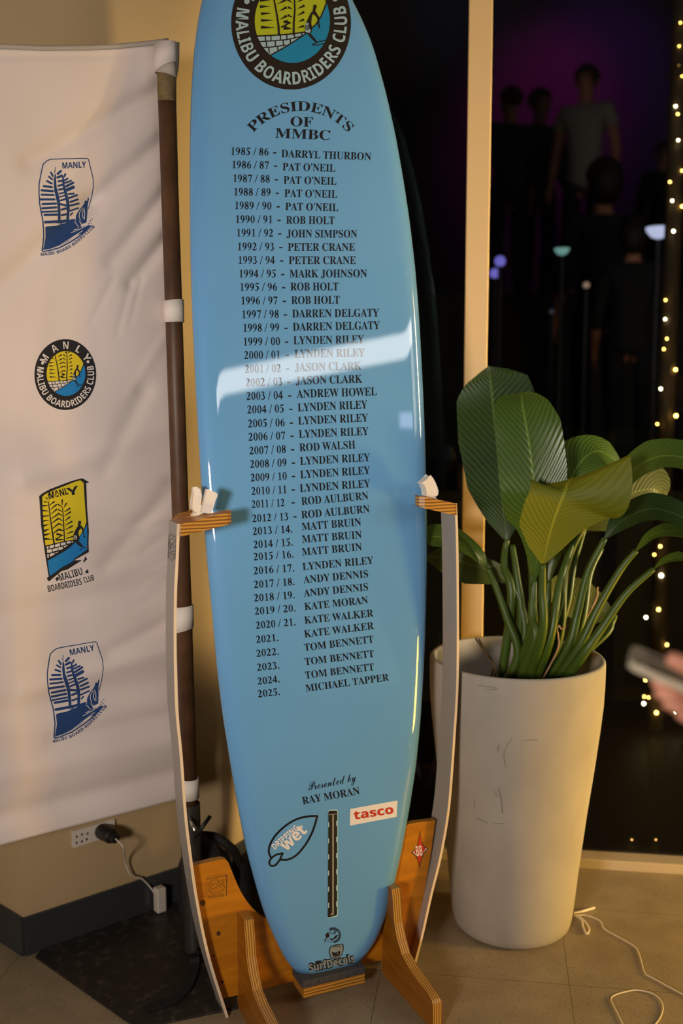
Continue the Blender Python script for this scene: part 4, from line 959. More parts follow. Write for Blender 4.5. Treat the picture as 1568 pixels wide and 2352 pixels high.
# four sided yellow emblem
ce = C(7.842, 60, 1080)
d = BPn(6); d.poly(ce([(235, 470), (280, 425), (420, 345), (640, 260), (830, 190), (990, 148), (1030, 152), (1138, 222), (1082, 232), (1098, 700), (1118, 930), (1128, 1100), (1122, 1300), (1128, 1475), (860, 1625), (1010, 1618), (740, 1790), (640, 1815), (560, 1880), (410, 2005), (370, 1950), (405, 1915), (380, 1750), (340, 1500), (305, 1250), (270, 1000), (255, 750), (240, 540)])); board4 = d.build('square_emblem', M['black_print'], banner, .0005)
d = BPn(6); d.poly(ce([(290, 480), (340, 432), (500, 358), (700, 280), (880, 208), (975, 180), (1035, 228), (1050, 500), (1070, 760), (1085, 930), (1050, 1030), (960, 1195), (850, 1255), (700, 1272), (520, 1315), (350, 1358), (330, 1200), (315, 1000), (300, 750)])); d.build('emblem_sky', M['yellow_print'], board4, .0009)
d = BPn(6); d.poly(ce([(388, 1630), (520, 1560), (680, 1470), (790, 1390), (885, 1300), (960, 1210), (1050, 1060), (1095, 985), (1100, 1200), (1098, 1355), (1095, 1430), (860, 1600), (850, 1635), (760, 1690), (640, 1750), (560, 1815), (425, 1905)])); d.build('emblem_sea', M['blue_print'], board4, .0009)
d = BPn(6)
for b4 in ([(365, 1378), (405, 1370), (402, 1412), (378, 1425)], [(420, 1362), (505, 1340), (505, 1390), (425, 1405)], [(520, 1340), (608, 1312), (606, 1370), (520, 1388)], [(622, 1310), (705, 1298), (715, 1340), (625, 1360)], [(722, 1290), (800, 1275), (805, 1310), (740, 1325)], [(372, 1435), (465, 1420), (462, 1480), (380, 1490)], [(478, 1418), (570, 1395), (570, 1440), (480, 1468)], [(580, 1392), (662, 1378), (662, 1420), (582, 1440)], [(378, 1515), (408, 1508), (405, 1575), (385, 1580)], [(425, 1505), (510, 1490), (512, 1515), (430, 1560)], [(525, 1480), (590, 1465), (530, 1500)], [(672, 1370), (760, 1345), (690, 1395)], [(818, 1275), (852, 1285), (822, 1310)]): d.poly(ce(b4))
d.poly(ce([(1010, 1405), (1090, 1368), (1104, 1366), (1100, 1390), (1020, 1418)])); d.poly(ce([(865, 1265), (900, 1270), (935, 1250), (935, 1285), (905, 1300), (865, 1282)])); d.build('emblem_wall', M['white_print'], board4, .0009)
d = BPn(6); k = 1 / 7.842
for a, b, w0, w1 in (((400, 560), (440, 900), 14, 20), ((440, 900), (505, 1330), 20, 30), ((655, 670), (672, 900), 14, 18), ((672, 900), (692, 1290), 18, 20), ((400, 435), (402, 500), 18, 8), ((360, 495), (390, 530), 22, 8), ((425, 490), (415, 530), 18, 8), ((330, 568), (378, 575), 26, 12), ((310, 640), (395, 635), 30, 12), ((310, 728), (395, 735), 30, 12), ((305, 830), (410, 820), 30, 12), ((310, 915), (405, 900), 26, 12), ((320, 1000), (405, 975), 34, 10), ((335, 1090), (410, 1060), 40, 10), ((340, 1165), (435, 1140), 40, 10), ((345, 1238), (465, 1245), 40, 10),
                     ((505, 570), (425, 625), 28, 10), ((545, 622), (440, 708), 28, 10), ((550, 705), (450, 785), 26, 10), ((575, 790), (450, 880), 28, 10), ((580, 870), (460, 955), 30, 12), ((585, 965), (475, 1050), 30, 12), ((580, 1070), (495, 1135), 34, 12), ((650, 535), (648, 630), 28, 10), ((580, 615), (640, 660), 24, 10), ((725, 600), (680, 665), 28, 10), ((580, 710), (645, 745), 24, 10), ((585, 780), (655, 825), 24, 10), ((590, 870), (655, 915), 24, 10), ((600, 965), (660, 998), 26, 10), ((600, 1070), (665, 1090), 40, 14), ((560, 1150), (670, 1175), 40, 12), ((650, 1170), (530, 1240), 20, 16), ((550, 1250), (690, 1250), 40, 12),
                     ((785, 690), (690, 750), 30, 10), ((795, 755), (695, 820), 30, 10), ((785, 845), (700, 910), 30, 10), ((822, 925), (705, 990), 30, 10), ((830, 1005), (710, 1070), 28, 10), ((838, 1105), (730, 1145), 26, 12), ((838, 1195), (725, 1230), 26, 14)): d.stroke(ce([a, b]), [w0 * k, w1 * k])
d.poly(ce([(940, 915), (985, 912), (990, 960), (975, 990), (1010, 1010), (1045, 1080), (1040, 1160), (1070, 1210), (1035, 1215), (1028, 1150), (1010, 1080), (985, 1045), (950, 1090), (940, 1140), (965, 1220), (945, 1280), (1000, 1330), (1030, 1390), (990, 1385), (935, 1345), (880, 1290), (850, 1260), (852, 1160), (885, 1080), (930, 1010), (935, 960)])); d.stroke(ce([(965, 1435), (1040, 1395), (1100, 1375)]), 1.6)
d.text('MANL', ce([(428, 515), (765, 430)]), 15.5, 'sans', .01); d.text('Y', ce([(745, 470), (965, 420)]), 19, 'sans', .0)
d.build('emblem_drawing', M['black_print'], board4, .0013)
d = BPn(6); d.text('MALIBU', ce([(610, 2000), (1025, 1880)]), 17, 'sans', -.01); d.text('BOARDRIDERS', ce([(405, 2195), (1010, 2060)]), 15, 'sans', -.01); d.text('CLUB', ce([(1050, 2035), (1230, 1985)]), 14, 'sans', -.01)
d.poly(ce([(1060, 1550), (1100, 1605), (1070, 1625), (1045, 1665), (1028, 1640), (1050, 1600)])); d.poly(ce([(525, 1950), (575, 1915), (590, 1960), (550, 2005)])); d.poly(ce([(1060, 1830), (1110, 1780), (1125, 1850), (1085, 1858)]))
d.build('emblem_lettering', M['black_print'], banner, .0006)
d = BPn(6)
for rr, ww in ((26, 1.0), (11, 1.0)): d.stroke(ce(ring(888, 1210, rr, rr * 1.5, 12)), ww, closed=True, rnd=False)
d.build('emblem_swirl', M['white_print'], board4, .0017)

# ================================================================== behind the stand
def on_wall(px, py, lift): return hit(px, py, A0 + nA * lift, nA)
outlet = thing('power_outlet', 'cream double power outlet low on the wall under the banner', 'power outlet', on_wall(215, 1925, 0))
corn = [(167, 1911), (262, 1884), (262, 1917), (169, 1946)]
g = G().prism([on_wall(x, y, .009) for x, y in corn], -nA * .009); pl_ = g.build('face_plate', M['white_plastic'], outlet, bevel=.002)
d = Print(on_wall)
for x, y in ((176, 1922), (176, 1936), (188, 1917), (201, 1915), (199, 1928), (188, 1933)): d.poly([(x - 2, y - 2.4), (x + 2, y - 3), (x + 2, y + 2), (x - 2, y + 2.6)])
d.build('socket_slots', M['socket_hole'], outlet, .0096)
# black adapter pushed into the outlet
pc = on_wall(231, 1908, .009); axp = (nA + V((.25, 0, -.05))).normalized(); adp = thing('plug_adapter', 'black round plug adapter in the outlet under the banner', 'plug', pc)
g = G().tube([pc, pc + axp * .006, pc + axp * .05, pc + axp * .056], [.020, .022, .021, .018], 20); g.build('adapter_body', M['black_plastic'], adp)
g = G().tube([pc + axp * .056, pc + axp * .070], .014, 14); g.build('adapter_collar', M['black_plastic'], adp)
c0 = pc + axp * .070; crd = spline([c0, c0 + axp * .02 + V((.01, 0, -.02)), on_wall(287, 1975, .03), on_wall(300, 2010, .02), on_wall(325, 2018, .016), on_wall(345, 2038, .02), on_wall(362, 2062, .03)], 6)
g = G().tube(crd, .0026, 8); g.build('cord', M['white_plastic'], adp, smooth=True)
# black fabric bag slumped behind the stand
def blob(name, c, sc, m, parent, seed=0, amp=.08):
    g = G().ball((0, 0, 0), 1, 40, 26); rnd = random.Random(seed); ph = [rnd.uniform(0, 6) for _ in range(9)]; vs = []
    for v in g.v:
        n = amp * (math.sin(3 * v.x + ph[0] + 2 * v.z) + math.sin(4 * v.y + ph[1]) * .7 + .6 * math.sin(7 * v.z + 4 * v.x + ph[2]) + .35 * math.sin(13 * v.x + 5 * v.y + ph[3]))
        q = v * (1 + n); vs.append(V(c) + V((q.x * sc[0], q.y * sc[1], max(q.z, -.8) * sc[2])))
    return add(name, vs, g.f, m, parent, smooth=True)
bgp = ground(415, 2105); 
bag = thing('fabric_bag', 'slumped black fabric bag on the floor behind the pole and wooden stand', 'bag', bgp)
mid_b = V((-.30, 2.86, 0))
blob('bag_body', mid_b + V((-.085, -.03, .135)), (.085, .075, .16), M['bag'], bag, 3, .06)
blob('bag_flap', mid_b + V((.10, .05, .10)), (.15, .07, .125), M['bag'], bag, 5, .06)
hpts = [at(462, 1918, 2.85), at(490, 1921, 2.84), at(515, 1934, 2.84), at(540, 1958, 2.85), at(546, 1985, 2.87), at(552, 2010, 2.9)]
g = G().tube(spline(hpts, 6), .012, 10); g.build('handle', M['bag'], bag, smooth=True)
stp = [ground(446, 2185, .05), ground(446, 2215, .02), ground(432, 2262, .016), ground(405, 2290, .015), ground(372, 2305, .014), ground(335, 2312, .013)]
g = G(); pts_ = spline(stp, 6)
for i, p in enumerate(pts_):
    t = (pts_[min(i + 1, len(pts_) - 1)] - pts_[max(i - 1, 0)]).normalized(); s_ = V((-t.y, t.x, 0)).normalized() * .0125
    g.v += [p + s_, p - s_]
g.f = [(2 * i, 2 * i + 2, 2 * i + 3, 2 * i + 1) for i in range(len(pts_) - 1)]
strap = g.build('webbing_strap', M['bag']); md = strap.modifiers.new('thickness', 'SOLIDIFY'); md.thickness = .003; md.offset = 1
tag(strap, 'black webbing strap trailing over the black floor plate beside the grey upright', 'strap')
cg = G().box(on_wall(352, 2092, .018), dA * .03, nA * .028, Z * .075)
ch = cg.build('charger', M['white_plastic'], None, bevel=.004); tag(ch, 'small pale charger standing against the dark skirting left of the black bag', 'charger')

# ================================================================== planter
PC = ground(1174, 2119); planter = thing('planter', 'tall pale grey concrete planter right of the surfboard stand', 'planter', PC)
prof = [(.139, .0), (.154, .004), (.165, .016), (.169, .034), (.173, .06), (.186, .20), (.203, .36), (.220, .50), (.233, .62), (.2395, .69), (.242, .75), (.2425, .815), (.2415, .822), (.2385, .826), (.232, .826), (.229, .823), (.228, .815), (.222, .70)]
ztop = at(1187, 1507, PC.y).z; kz = ztop / .826; prof = [(r_ * 1.01, z * kz) for r_, z in prof]
g = G().lathe(prof, PC, 72); g.f.append(tuple(range(72))[::-1]); g.build('pot', M['planter'], planter, smooth=True)
g = G().lathe([(.0005, .70 * kz), (.08, .705 * kz), (.16, .70 * kz), (.2225, .695 * kz)], PC, 36); g.build('soil', M['soil'], planter, smooth=True)
def on_pot(px, py, lift):
    d_ = ray(px, py); best = None; t = .8
    lo_, hi_ = 2.0, 3.2
    def ins(t):
        p = CAM + d_ * t; r_ = interp(sorted([(z, r) for r, z in prof[:12]]), p.z) + lift; return (p.x - PC.x) ** 2 + (p.y - PC.y) ** 2 < r_ * r_
    t = 2.3
    while t < 3.2 and not ins(t): t += .004
    a_, b_ = t - .004, t
    for _ in range(14):
        m_ = (a_ + b_) / 2
        if ins(m_): b_ = m_
        else: a_ = m_
    return CAM + d_ * b_
cpl = C(2.47, 960, 1400); d = Print(on_pot, 12)
for pts, ww in (([(530, 735), (500, 780), (485, 830), (495, 890)], 1.6), ([(455, 770), (450, 805)], 3.0), ([(455, 1010), (470, 1080), (478, 1155)], 3.0), ([(435, 1030), (445, 1060)], 1.5), ([(335, 1185), (390, 1210)], 2.0), ([(430, 1215), (490, 1215)], 1.5), ([(320, 1080), (318, 1115)], 1.6), ([(600, 745), (680, 740)], 1.4), ([(340, 430), (440, 445)], 2.5), ([(380, 455), (450, 452)], 2.0)): d.stroke(cpl(pts), ww, smooth=3)
d.build('scuff_marks', M['scuff'], planter, .0012)

# ================================================================== plant
plant = thing('potted_plant', 'broad-leaved green plant growing in the tall grey planter', 'plant', V((PC.x, PC.y, .70 * kz)))
cq = C(2.497, 940, 820)
def leaf_blade(axis, widths, facing, m, cup=.12, wave=.0, name='leaf', fold=0.0, ph=0.0):
    """axis: world points from stalk end to tip; widths: half width (left, right) along it; facing: rough direction the top faces"""
    ax = spline(axis, 10); n = len(ax); NW = 12; g = G(); uv = []
    for i, p in enumerate(ax):
        t = (ax[min(i + 1, n - 1)] - ax[max(i - 1, 0)]).normalized(); f = V(facing(i / (n - 1)) if callable(facing) else facing)
        s = t.cross(f).normalized(); nn = s.cross(t).normalized(); v = i / (n - 1)
        wl_, wr_ = interp(widths, v) if not isinstance(widths[0][1], tuple) else (interp([(a, b[0]) for a, b in widths], v), interp([(a, b[1]) for a, b in widths], v))
        for j in range(-NW, NW + 1):
            x = j / NW; ww = wl_ if x < 0 else wr_
            up = cup * abs(x) ** 1.6 * ww + wave * ww * math.sin(v * 17 + ph + (0 if x < 0 else 2)) * abs(x) ** 2
            g.v.append(p + s * x * ww + nn * up); uv.append((x, v))
    N_ = 2 * NW + 1
    g.f = [(i * N_ + j, i * N_ + j + 1, (i + 1) * N_ + j + 1, (i + 1) * N_ + j) for i in range(n - 1) for j in range(N_ - 1)]
    o = g.build(name, m, plant, smooth=True, uvs=uv); return o
def wtab(*a): return [(v, (l, r_)) for v, l, r_ in a]
SOILZ = .70 * kz
def stalk(root, pts, r0, r1, parent, m='stalk', name='stalk'):
    b = V((PC.x + root[0], PC.y + root[1], SOILZ - .01)); P = spline([b] + pts, 8); n = len(P)
    return G().tube(P, [(r0 + (r1 - r0) * i / (n - 1)) * (1.3 if m == 'stalk' else .8) for i in range(n)], 10).build(name, M[m], parent, smooth=True)
def q1(x, y, Y): return at(x / 2.497 + 940, y / 2.497 + 820, Y)
tocam = V((0, -1, .15))
# big dark leaf at the back, seen nearly flat
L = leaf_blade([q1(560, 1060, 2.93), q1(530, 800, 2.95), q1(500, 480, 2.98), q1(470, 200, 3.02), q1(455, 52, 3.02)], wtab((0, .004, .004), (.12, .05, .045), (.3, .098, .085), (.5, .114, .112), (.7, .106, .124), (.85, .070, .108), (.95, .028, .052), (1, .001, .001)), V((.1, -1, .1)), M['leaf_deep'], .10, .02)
stalk((-.045, .03), [q1(585, 1400, 2.88), q1(545, 1200, 2.91), q1(550, 1100, 2.93), q1(560, 1050, 2.93)], .011, .006, L)
L = leaf_blade([q1(715, 1280, 2.80), q1(745, 1000, 2.78), q1(722, 800, 2.78), q1(690, 520, 2.80), q1(652, 300, 2.83), q1(640, 205, 2.88)], wtab((0, .004, .004), (.12, .035, .03), (.3, .085, .07), (.5, .092, .090), (.7, .082, .090), (.85, .072, .066), (.94, .058, .045), (1, .004, .02)), V((-.15, -1, .35)), M['leaf_mid'], .16, .03, ph=1.0)
stalk((-.012, .0), [q1(705, 1600, 2.79), q1(712, 1420, 2.79), q1(716, 1280, 2.80)], .010, .006, L)
# bright folded leaf in front: its lower face lit, the end tipping over
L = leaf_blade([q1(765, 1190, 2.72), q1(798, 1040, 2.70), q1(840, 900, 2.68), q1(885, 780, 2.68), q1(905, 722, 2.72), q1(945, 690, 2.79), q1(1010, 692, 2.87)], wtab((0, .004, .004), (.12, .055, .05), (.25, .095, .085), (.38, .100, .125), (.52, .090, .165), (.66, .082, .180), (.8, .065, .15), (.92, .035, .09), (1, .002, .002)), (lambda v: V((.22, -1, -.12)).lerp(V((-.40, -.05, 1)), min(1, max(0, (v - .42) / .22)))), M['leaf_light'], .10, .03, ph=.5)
stalk((.005, -.03), [q1(760, 1600, 2.72), q1(762, 1350, 2.71), q1(765, 1190, 2.70)], .0105, .007, L)
# dark leaf arching behind the bright one
L = leaf_blade([q1(800, 1280, 2.86), q1(880, 900, 2.88), q1(950, 650, 2.90), q1(1080, 540, 2.93), q1(1240, 640, 2.96)], wtab((0, .004, .004), (.3, .05, .05), (.6, .075, .07), (.85, .05, .05), (1, .001, .001)), V((.1, -.7, .8)), M['leaf_mid'], .1)
stalk((.0, .03), [q1(770, 1500, 2.85), q1(800, 1280, 2.86)], .010, .006, L)
# leaf leaving the frame to the right, upper
L = leaf_blade([q1(1160, 830, 2.86), q1(1270, 660, 2.84), q1(1430, 570, 2.82), q1(1620, 590, 2.80), q1(1780, 680, 2.80)], wtab((0, .004, .004), (.2, .035, .03), (.45, .060, .050), (.7, .058, .05), (.9, .025, .025), (1, .001, .001)), V((-.1, -.65, .75)), M['leaf_mid'], .12)
stalk((.02, .0), [q1(830, 1500, 2.83), q1(900, 1180, 2.84), q1(1010, 960, 2.85), q1(1160, 830, 2.86)], .012, .006, L)
# olive leaf seen from below, behind
L = leaf_blade([q1(1000, 990, 2.95), q1(1120, 900, 2.97), q1(1260, 790, 3.0), q1(1400, 760, 3.02), q1(1460, 830, 3.03)], wtab((0, .004, .004), (.25, .07, .06), (.5, .095, .075), (.75, .075, .06), (1, .002, .002)), V((.1, -1, .2)), M['leaf_olive'], .08)
stalk((.03, .04), [q1(880, 1500, 2.9), q1(940, 1200, 2.93), q1(1000, 990, 2.95)], .009, .006, L)
# drooping dark leaf right
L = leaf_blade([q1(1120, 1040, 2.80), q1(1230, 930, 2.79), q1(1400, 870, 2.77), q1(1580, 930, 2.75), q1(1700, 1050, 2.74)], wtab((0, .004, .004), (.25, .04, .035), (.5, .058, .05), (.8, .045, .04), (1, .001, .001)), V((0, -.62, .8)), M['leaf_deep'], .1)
stalk((.045, .0), [q1(900, 1680, 2.81), q1(960, 1480, 2.81), q1(1020, 1240, 2.81), q1(1120, 1040, 2.80)], .0115, .0065, L)
L = leaf_blade([q1(1300, 1110, 2.77), q1(1380, 1030, 2.76), q1(1480, 1000, 2.75), q1(1620, 1030, 2.74), q1(1740, 1120, 2.73)], wtab((0, .004, .004), (.2, .02, .02), (.5, .040, .035), (.8, .03, .03), (1, .001, .001)), V((0, -.35, .95)), M['leaf_mid'], .1)
stalk((.065, -.015), [q1(950, 1700, 2.79), q1(1080, 1440, 2.78), q1(1210, 1220, 2.78), q1(1300, 1110, 2.77)], .012, .006, L)
L = leaf_blade([q1(1400, 1215, 2.73), q1(1470, 1165, 2.72), q1(1570, 1150, 2.71), q1(1700, 1190, 2.70)], wtab((0, .004, .004), (.3, .018, .018), (.6, .03, .028), (1, .001, .001)), V((0, -.3, .95)), M['leaf_mid'], .1)
stalk((.085, -.03), [q1(985, 1720, 2.76), q1(1100, 1560, 2.75), q1(1240, 1360, 2.74), q1(1400, 1215, 2.73)], .0125, .006, L)
# low leaf left, behind the upright of the stand
L = leaf_blade([q1(450, 1215, 2.86), q1(380, 1120, 2.85), q1(270, 1050, 2.83), q1(150, 1030, 2.82), q1(40, 1050, 2.82)], wtab((0, .004, .004), (.25, .035, .03), (.5, .055, .05), (.8, .045, .045), (1, .001, .001)), V((-.1, -.55, .8)), M['leaf_mid'], .1)
stalk((-.065, -.01), [q1(620, 1720, 2.84), q1(560, 1500, 2.85), q1(500, 1330, 2.86), q1(450, 1215, 2.86)], .011, .006, L)
L = leaf_blade([q1(560, 1290, 2.90), q1(480, 1235, 2.91), q1(350, 1190, 2.92), q1(210, 1150, 2.93), q1(80, 1150, 2.94)], wtab((0, .004, .004), (.2, .035, .03), (.5, .060, .035), (.8, .045, .03), (1, .001, .001)), V((0, -.9, .4)), M['leaf_olive'], .08)
stalk((-.04, .01), [q1(655, 1650, 2.87), q1(640, 1420, 2.88), q1(600, 1320, 2.89), q1(560, 1290, 2.90)], .0105, .006, L)
# round olive leaf low at the back
L = leaf_blade([q1(1180, 1480, 2.99), q1(1060, 1440, 3.0), q1(950, 1380, 3.0), q1(850, 1350, 3.0), q1(760, 1390, 2.98)], wtab((0, .004, .004), (.2, .045, .045), (.45, .06, .06), (.75, .05, .05), (1, .002, .002)), V((.1, -1, .2)), M['leaf_olive'], .08)
stalk((.06, .06), [q1(1100, 1620, 2.96), q1(1165, 1520, 2.99), q1(1180, 1480, 2.99)], .007, .005, L)
# extra stalks of older leaves cut at the base, a dead stalk, a tag
for rx, ry, pts in ((-.03, .01, [q1(690, 1600, 2.82), q1(705, 1300, 2.84), q1(690, 1150, 2.87)]), (.035, .015, [q1(850, 1640, 2.84), q1(885, 1300, 2.86), q1(905, 1100, 2.9)]), (.0, .03, [q1(640, 1500, 2.88), q1(615, 1250, 2.9), q1(590, 1080, 2.93)]), (.02, -.02, [q1(800, 1640, 2.75), q1(860, 1300, 2.78), q1(940, 1050, 2.85)]), (-.02, -.03, [q1(715, 1640, 2.76), q1(700, 1480, 2.78), q1(708, 1300, 2.8)]), (.055, .02, [q1(960, 1600, 2.85), q1(1030, 1250, 2.9), q1(1100, 1100, 2.95)])):
    stalk((rx, ry), pts, .0115, .006, plant)
stalk((-.10, -.02), [q1(480, 1780, 2.86), q1(430, 1690, 2.88), q1(378, 1612, 2.9)], .004, .003, plant, 'dry_stalk', 'dead_stalk')
stalk((-.09, -.03), [q1(495, 1800, 2.84), q1(450, 1720, 2.86), q1(398, 1618, 2.9)], .004, .003, plant, 'dry_stalk', 'dead_stalk')
stalk((.03, -.03), [q1(840, 1700, 2.76), q1(853, 1600, 2.76), q1(845, 1565, 2.75), q1(858, 1540, 2.75), q1(870, 1560, 2.75), q1(897, 1545, 2.75)], .0035, .002, plant, 'pink_stalk', 'dead_flower')
stalk((.06, .03), [q1(1040, 1450, 2.9), q1(1080, 1320, 2.92)], .003, .003, plant, 'pink_stalk', 'dead_flower')

# ================================================================== white cord on the floor
cw = C(2.47, 960, 1400)
def fl_path(pts, z=.004): return spline([ground(x, y, z) for x, y in cw(pts)], 8)
cord = thing('white_lead', 'thin white cord trailing over the floor tiles right of the grey planter', 'cord', ground(1330, 2100))
g = G().tube(fl_path([(850, 1730), (890, 1735), (950, 1735), (1030, 1765), (1055, 1810), (1120, 1850), (1225, 1910), (1255, 1960), (1285, 2060), (1330, 2090), (1420, 2140), (1520, 2195), (1600, 2240)]), .0020, 8); g.build('cord_line', M['white_cord'], cord, smooth=True)
g = G().tube(fl_path([(1170, 2370), (1130, 2290), (1095, 2215), (1110, 2190), (1170, 2170), (1240, 2160), (1320, 2175), (1370, 2210), (1388, 2260), (1370, 2320), (1330, 2370)]), .0020, 8); g.build('cord_line', M['white_cord'], cord, smooth=True)
g = G().tube(fl_path([(880, 1722), (930, 1712), (1000, 1692)], .006), [.003] * 8 + [.004] * 9, 8); g.build('cord_tie', M['white_cord'], cord, smooth=True)
g = G().tube(fl_path([(880, 1735), (925, 1760), (935, 1800), (955, 1840), (970, 1815), (950, 1775), (910, 1740)], .006), .003, 8); g.build('cord_tie', M['white_cord'], cord, smooth=True)

# ================================================================== people
def skel(name, J, bones, m, parent, root, sub=2):
    """one continuous skinned surface grown over a joint skeleton"""
    keys = list(J); me = bpy.data.meshes.new('skeleton'); ix = {k: i for i, k in enumerate(keys)}
    me.from_pydata([tuple(J[k][0]) for k in keys], [(ix[a], ix[b]) for a, b in bones], []); o = bpy.data.objects.new('skeleton', me); COL.objects.link(o)
    o.modifiers.new('skin', 'SKIN'); su = o.modifiers.new('sub', 'SUBSURF'); su.levels = sub; su.render_levels = sub
    for k in keys:
        d = me.skin_vertices[0].data[ix[k]]; r_ = J[k][1]; d.radius = r_ if isinstance(r_, tuple) else (r_, r_); d.use_root = (k == root)
    dg = bpy.context.evaluated_depsgraph_get(); ev = bpy.data.meshes.new_from_object(o.evaluated_get(dg))
    vs = [v.co.copy() for v in ev.vertices]; fs = [tuple(p.vertices) for p in ev.polygons]
    bpy.data.objects.remove(o); bpy.data.meshes.remove(me); bpy.data.meshes.remove(ev)
    return add(name, vs, fs, m, parent, smooth=True)
def figure(label, base, heading, height, shirt, arms=None, group=None, hair='short', extra=None):
    k = height / 1.75; Rz = Matrix.Rotation(heading, 3, 'Z'); base = V(base)
    P = lambda x, y, z: base + Rz @ V((x, y, z)) * k
    t = thing('person', label, 'person', base, 0, group)
    J = {'pelvis': (P(0, 0, .95), .075 * k), 'waist': (P(0, .01, 1.12), .075 * k), 'chest': (P(0, 0, 1.30), .095 * k), 'neck_base': (P(0, -.01, 1.45), .06 * k), 'neck': (P(0, 0, 1.52), .05 * k), 'head': (P(0, .02, 1.60), .082 * k), 'crown': (P(0, .01, 1.68), .075 * k), 'chin': (P(0, .07, 1.555), .035 * k), 'nose': (P(0, .118, 1.605), .012 * k)}
    B = [('pelvis', 'waist'), ('waist', 'chest'), ('chest', 'neck_base'), ('neck_base', 'neck'), ('neck', 'head'), ('head', 'crown'), ('head', 'chin'), ('head', 'nose')]
    for s, n in ((-1, 'l'), (1, 'r')):
        a = (arms or {}).get(n)
        sh = P(s * .17, 0, 1.40); J[n + 'shoulder'] = (sh, .055 * k)
        el, wr = a if a else (P(s * .23, -.02, 1.12), P(s * .24, .07, .87))
        J[n + 'upper'] = ((sh + el) / 2, .046 * k); J[n + 'elbow'] = (el, .039 * k); J[n + 'fore'] = ((el + wr) / 2, .036 * k); J[n + 'wrist'] = (wr, .026 * k)
        B += [('chest', n + 'shoulder'), (n + 'shoulder', n + 'upper'), (n + 'upper', n + 'elbow'), (n + 'elbow', n + 'fore'), (n + 'fore', n + 'wrist')]
        J[n + 'hip'] = (P(s * .09, 0, .86), .070 * k); J[n + 'knee'] = (P(s * .10, .02, .50), .052 * k); J[n + 'calf'] = (P(s * .10, -.005, .36), .052 * k); J[n + 'ankle'] = (P(s * .10, -.02, .09), .036 * k); J[n + 'toe'] = (P(s * .11, .13, .035), .034 * k)
        B += [('pelvis', n + 'hip'), (n + 'hip', n + 'knee'), (n + 'knee', n + 'calf'), (n + 'calf', n + 'ankle'), (n + 'ankle', n + 'toe')]
        if extra and n in extra:
            J2, B2 = extra[n]; J.update(J2); B += B2
        else:
            d = (wr - el).normalized(); sd = Rz @ V((0, 1, 0)); sd = (sd - d * sd.dot(d)).normalized()
            J[n + 'palm'] = (wr + d * .055 * k, .024 * k); B.append((n + 'wrist', n + 'palm'))
            for q, off in enumerate((-.027, -.009, .009, .027)):
                b_ = wr + d * .095 * k + sd * off * k; J[f'{n}f{q}'] = (b_, .0095 * k); J[f'{n}g{q}'] = (b_ + d * (.06 - abs(q - 1.6) * .008) * k + (Rz @ V((-s, 0, 0))) * .015 * k, .008 * k); B += [(n + 'palm', f'{n}f{q}'), (f'{n}f{q}', f'{n}g{q}')]
            J[n + 'th'] = (wr + d * .06 * k + sd * .045 * k, .010 * k); J[n + 'ti'] = (wr + d * .095 * k + sd * .055 * k, .008 * k); B += [(n + 'palm', n + 'th'), (n + 'th', n + 'ti')]
    skel('body', J, B, M['skin'], t, 'pelvis')
    up = ('waist', 'chest', 'neck_base', 'lshoulder', 'rshoulder', 'lupper', 'rupper') + (('lelbow', 'relbow', 'lfore', 'rfore') if shirt == 'shirt_dark' else ())
    T = {q: (J[q][0], J[q][1] + .016 * k) for q in up}; T['waist'] = (J['waist'][0], .135 * k); T['chest'] = (J['chest'][0], .138 * k); T['neck_base'] = (P(0, -.01, 1.44), .068 * k); T['low'] = (P(0, 0, .97), .152 * k); T['hem'] = (P(0, 0, .80), .155 * k)
    skel('shirt', T, [b for b in B if b[0] in T and b[1] in T] + [('waist', 'low'), ('low', 'hem')], M[shirt], t, 'waist')
    T = {q: (J[q][0], J[q][1] + .013 * k) for q in ('pelvis', 'lhip', 'rhip', 'lknee', 'rknee', 'lcalf', 'rcalf', 'lankle', 'rankle')}; T['pelvis'] = (P(0, 0, .97), .122 * k)
    skel('trousers', T, [b for b in B if b[0] in T and b[1] in T], M['trousers'], t, 'pelvis')
    g = G()
    for s in (-1, 1):
        g = G(); g.tube([P(s * .10, -.06, .045), P(s * .105, .05, .05), P(s * .115, .17, .035)], [.042 * k, .047 * k, .036 * k], 10)
        g.build('shoe', M['black_plastic'], t, smooth=True)
    g = G().ball((0, 0, 0), 1, 20, 14)
    bw, bh_ = (.096, .098) if hair == 'short' else (.108, .125); lowz = -.75 if hair == 'short' else -1.3
    g.v = [P(v.x * bw, -.008 + v.y * (bw + .008) - (.014 if v.z < .2 else 0), 1.655 + (max(v.z, -.02 + .3 * (v.y - .2)) if v.y > .2 else v.z * (1 if v.z > 0 else -lowz)) * bh_) for v in g.v]
    g.build('hair', M['hair'], t, smooth=True)
    g = G()
    for s in (-1, 1):
        G().ball(P(s * .034, .093, 1.622), .012 * k, 8, 6).build('eye', M['phone_dark'], t, smooth=True)
        G().ball(P(s * .088, .005, 1.605), .026 * k, 8, 6, (.35, .7, 1.1)).build('ear', M['skin'], t, smooth=True)
    return t

